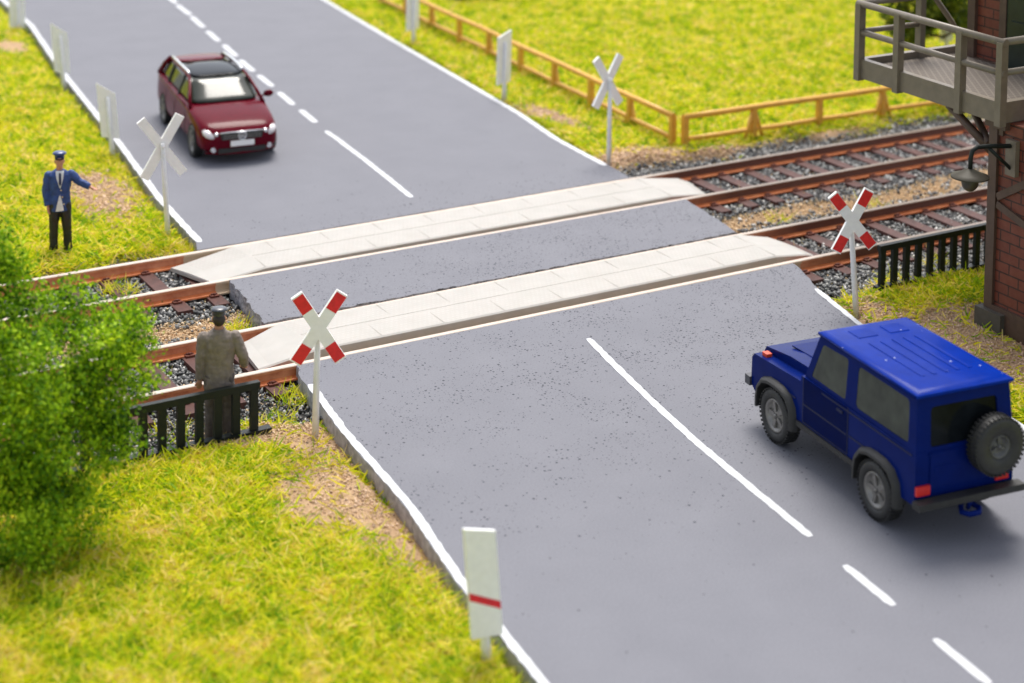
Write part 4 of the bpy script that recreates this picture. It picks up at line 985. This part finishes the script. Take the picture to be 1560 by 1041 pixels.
# ------------------------------------------------------------------ people
from mathutils.bvhtree import BVHTree
M['skin'] = mat('painted_skin', (.52, .25, .15), .55, var=.1)
def person(label, loc, rz, P_):
    T = thing('person', label, 'person', loc, rz)
    def ring(mb, secs, n=20, cap=True):
        rg = []
        for cx, cy, z, rx, ry in secs: rg.append([mb.bm.verts.new((cx+rx*math.cos(2*math.pi*k/n), cy+ry*math.sin(2*math.pi*k/n), z)) for k in range(n)])
        for a_, b_ in zip(rg[:-1], rg[1:]):
            for k in range(n): mb.bm.faces.new((a_[k], a_[(k+1) % n], b_[(k+1) % n], b_[k]))
        mb.bm.faces.new(rg[0][::-1]); mb.bm.faces.new(rg[-1])
    # facing local -y
    mb = MB(); hz = 1.60
    mb.ell((0, -.005, hz), (.076, .094, .112)); mb.ell((0, -.045, hz-.065), (.05, .05, .05)); mb.ell((0, -.098, hz-.01), (.014, .022, .026)); mb.ell((0, -.085, hz-.052), (.028, .016, .012))
    for sd_ in (-1, 1): mb.ell((sd_*.078, .0, hz-.01), (.012, .022, .032)); mb.ell((sd_*.03, -.082, hz+.028), (.018, .014, .01))
    mb.tube([(0, .01, 1.38), (0, .0, 1.54)], [.062, .055], 12)
    ring(mb, [(0, 0, .86, .15, .10), (0, 0, 1.0, .14, .095), (0, 0, 1.25, .17, .10), (0, 0, 1.38, .17, .085), (0, 0, 1.44, .06, .055)])
    for arm in P_['arms']:
        sh, el, wr = [Vector(p) for p in arm]
        mb.tube([sh, el, wr], [.05, .042, .03], 10); d = (wr-el).normalized(); side = d.cross(Vector((0, 1, 0))).normalized() if abs(d.y) < .9 else Vector((1, 0, 0))
        mb.ell(wr+d*.045, (.036, .024, .048), d.to_track_quat('Z', 'Y').to_matrix().to_4x4())
        ax = d.to_track_quat('Z', 'Y').to_matrix(); u = ax @ Vector((1, 0, 0)); nn = ax @ Vector((0, 1, 0))
        for k, (o_, l_) in enumerate(((-.028, .066), (-.010, .078), (.010, .074), (.028, .058))):
            b_ = wr+d*.075+u*o_; mb.tube([b_, b_+d*l_*.5+nn*.006, b_+d*l_*.9+nn*.022], [.0115, .011, .009], 6)
        b_ = wr+d*.03+u*.03; mb.tube([b_, b_+u*.025+d*.03, b_+u*.03+d*.06+nn*.012], [.013, .012, .010], 6)
    for lg in P_['legs']: mb.tube(lg, [.07, .055, .042], 10); e = Vector(lg[-1]); mb.ell((e.x, e.y-.05, .045), (.04, .10, .04))
    b = mb.build('body', M['skin'], T); remesh(b, .009, 2)
    # trousers
    mb = MB(); ring(mb, [(0, .0, .74, .15, .10), (0, 0, .86, .172, .122), (0, 0, .98, .16, .115)])
    for lg in P_['legs']:
        h, k_, a_ = [Vector(p) for p in lg]; mb.tube([h+Vector((0, 0, .02)), (h+k_)/2, k_, (k_+a_)/2+Vector((0, .005, 0)), Vector((a_.x, a_.y, .055))], [.105, .095, .08, .074, .078], 14)
    t = mb.build('trousers', P_['trousers'], T); remesh(t, .011, 3, (.022, .09))
    mb = MB()
    for lg in P_['legs']: e = Vector(lg[-1]); mb.ell((e.x, e.y-.055, .042), (.052, .135, .045)); mb.box((e.x, e.y-.05, .01), (.09, .24, .03))
    s_ = mb.build('shoes', P_['shoes'], T); remesh(s_, .012, 2)
    # jacket
    mb = MB(); ring(mb, P_['torso'], 24)
    for arm in P_['arms']:
        sh, el, wr = [Vector(p) for p in arm]; d = (wr-el).normalized()
        mb.ell(sh+Vector((0, 0, -.01)), (.078, .078, .075)); mb.tube([sh, (sh+el)/2, el, (el+wr)/2, wr-d*.005], [.078, .074, .068, .062, .055], 14); mb.ell(el, (.066, .066, .066))
    j = mb.build('jacket', P_['jacket'], T); remesh(j, .011, 3, (.028, .085))
    bm = bmesh.new(); bm.from_mesh(j.data); bv = BVHTree.FromBMesh(bm)
    def decal(name, outline, m_, par, back=False, off_=.006, th=.006):
        """cloth piece laid over the jacket: outline given as (x, z)"""
        q = MB(); f = q.bm.faces.new([q.bm.verts.new((x, 0, z)) for x, z in outline]); bmesh.ops.triangulate(q.bm, faces=[f])
        for _ in range(3): bmesh.ops.subdivide_edges(q.bm, edges=[e for e in q.bm.edges if e.calc_length() > .03], cuts=1, use_grid_fill=True)
        for v in q.bm.verts:
            hit = bv.ray_cast(Vector((v.co.x, -1, v.co.z)), Vector((0, 1, 0))); y = hit[0].y if hit[0] else -.12
            v.co.y = y-off_
        o = q.build(name, m_, par); md = o.modifiers.new('s', 'SOLIDIFY'); md.thickness = th; md.offset = 0; apply_mods(o); return o
    P_['extra'](T, j, decal, bv); bm.free()
    # cap
    cz = hz+.055
    mb = MB(); mb.lathe([(.082, cz-.01), (.084, cz+.045), (P_['cap_r'], cz+P_['cap_h']*.62), (P_['cap_r']*.97, cz+P_['cap_h']*.8), (P_['cap_r']*.6, cz+P_['cap_h']), (.001, cz+P_['cap_h']*1.02)], (0, .004, 0), 24)
    mb.lathe([(.082, cz-.01), (.001, cz-.01)], (0, .004, 0), 24)
    c = mb.build('cap', P_['cap'], T, smooth=True)
    mb = MB(); pts = [(.075*math.cos(a), -.035-.075*math.sin(a)) for a in [R(180*k/10) for k in range(11)]]; inn = [(.070*math.cos(a), -.03-.045*math.sin(a)) for a in [R(180*k/10) for k in range(11)]][::-1]
    mb.prism([(x, y-.01) for x, y in pts]+inn, cz-.018, cz-.004); mb.build('cap_peak', P_['peak'], c)
    return T
navy = mat('navy_cloth', (.018, .055, .20), .6, var=.25, sc=14); black = mat('black_cloth', (.012, .013, .012), .5, var=.3, sc=12)
shirt = mat('white_shirt', (.72, .72, .70), .6, var=.08); tie_m = mat('dark_blue_tie', (.01, .02, .07), .5, var=.1); brass = mat('brass_button', (.75, .6, .3), .4, .3, var=.05)
def off_extra(T, j, decal, bv):
    s1 = decal('shirt', [(-.070, 1.44), (.070, 1.44), (.058, 1.34), (.008, 1.16), (-.006, 1.16), (-.062, 1.34)], shirt, T)
    decal('shirt', [(-.018, 1.02), (.0, 1.04), (.022, .96), (.058, .77), (-.075, .76), (-.055, .86)], shirt, T)
    decal('tie', [(-.016, 1.41), (.016, 1.41), (.013, 1.35), (.022, 1.24), (0, 1.19), (-.02, 1.24), (-.012, 1.35)], tie_m, T, off_=.014)
    for x, z in ((.015, 1.12), (.035, 1.0), (.06, .88)):
        h = bv.ray_cast(Vector((x, -1, z)), Vector((0, 1, 0))); mb = MB(); mb.ell((x, h[0].y-.004, z), (.013, .009, .013), n=8); mb.build('button', brass, j)
officer = person('person in a blue railway uniform jacket and cap, holding one arm out beside the road', (W(92, 386, -.14).x, W(92, 386, -.14).y, -.13), R(-14), dict(
    arms=[[(-.185, 0, 1.36), (-.235, .015, 1.08), (-.20, -.03, .84)], [(.185, 0, 1.36), (.33, -.04, 1.22), (.50, -.11, 1.14)]],
    legs=[[(-.085, 0, .86), (-.105, -.01, .48), (-.115, .0, .10)], [(.085, 0, .86), (.11, -.01, .48), (.135, .02, .10)]],
    torso=[(0, 0, .745, .185, .130), (0, 0, .90, .182, .128), (0, 0, 1.05, .172, .120), (0, 0, 1.25, .198, .128), (0, 0, 1.36, .200, .112), (0, .005, 1.42, .12, .085), (0, .01, 1.455, .072, .068)],
    jacket=navy, trousers=black, shoes=black, cap=mat('navy_cap', (.02, .045, .15), .3, var=.3, sc=20, coat=.3), peak=black, cap_r=.118, cap_h=.105, extra=off_extra))
brown = mat('grey_brown_cloth', (.20, .162, .136), .7, var=.16, sc=16); browntr = mat('dark_brown_trousers', (.105, .085, .075), .65, var=.25, sc=16)
def man_extra(T, j, decal, bv):
    mb = MB(); mb.lathe([(.066, 1.425), (.082, 1.432), (.078, 1.475), (.064, 1.47)], (0, .01, 0), 20); mb.build('collar', brown, j)
    mb = MB(); mb.ell((0, .02, 1.585), (.08, .085, .085)); mb.build('hair', mat('dark_hair', (.03, .02, .015), .6), T)
man = person('person in a grey brown jacket and dark cap, seen from behind at the black railing', (W(334, 672, -.2).x, W(334, 672, -.2).y, -.2), R(159), dict(
    arms=[[(.19, 0, 1.36), (.225, .01, 1.07), (.235, -.01, .82)], [(-.19, 0, 1.36), (-.295, .03, 1.10), (-.31, -.13, .93)]],
    legs=[[(-.085, 0, .86), (-.105, -.01, .48), (-.115, .0, .10)], [(.085, 0, .86), (.10, -.01, .48), (.11, .02, .10)]],
    torso=[(0, 0, .70, .190, .135), (0, 0, .85, .186, .130), (0, 0, 1.02, .180, .122), (0, 0, 1.22, .205, .130), (0, 0, 1.35, .215, .118), (0, .01, 1.42, .13, .09), (0, .01, 1.455, .078, .072)],
    jacket=brown, trousers=browntr, shoes=black, cap=mat('dark_slate_cap', (.045, .05, .062), .3, var=.3, sc=20, coat=.2), peak=black, cap_r=.104, cap_h=.085, extra=man_extra))
man.scale = (1.13, 1.13, 1.11); officer.scale = (1.05, 1.05, 1.06)
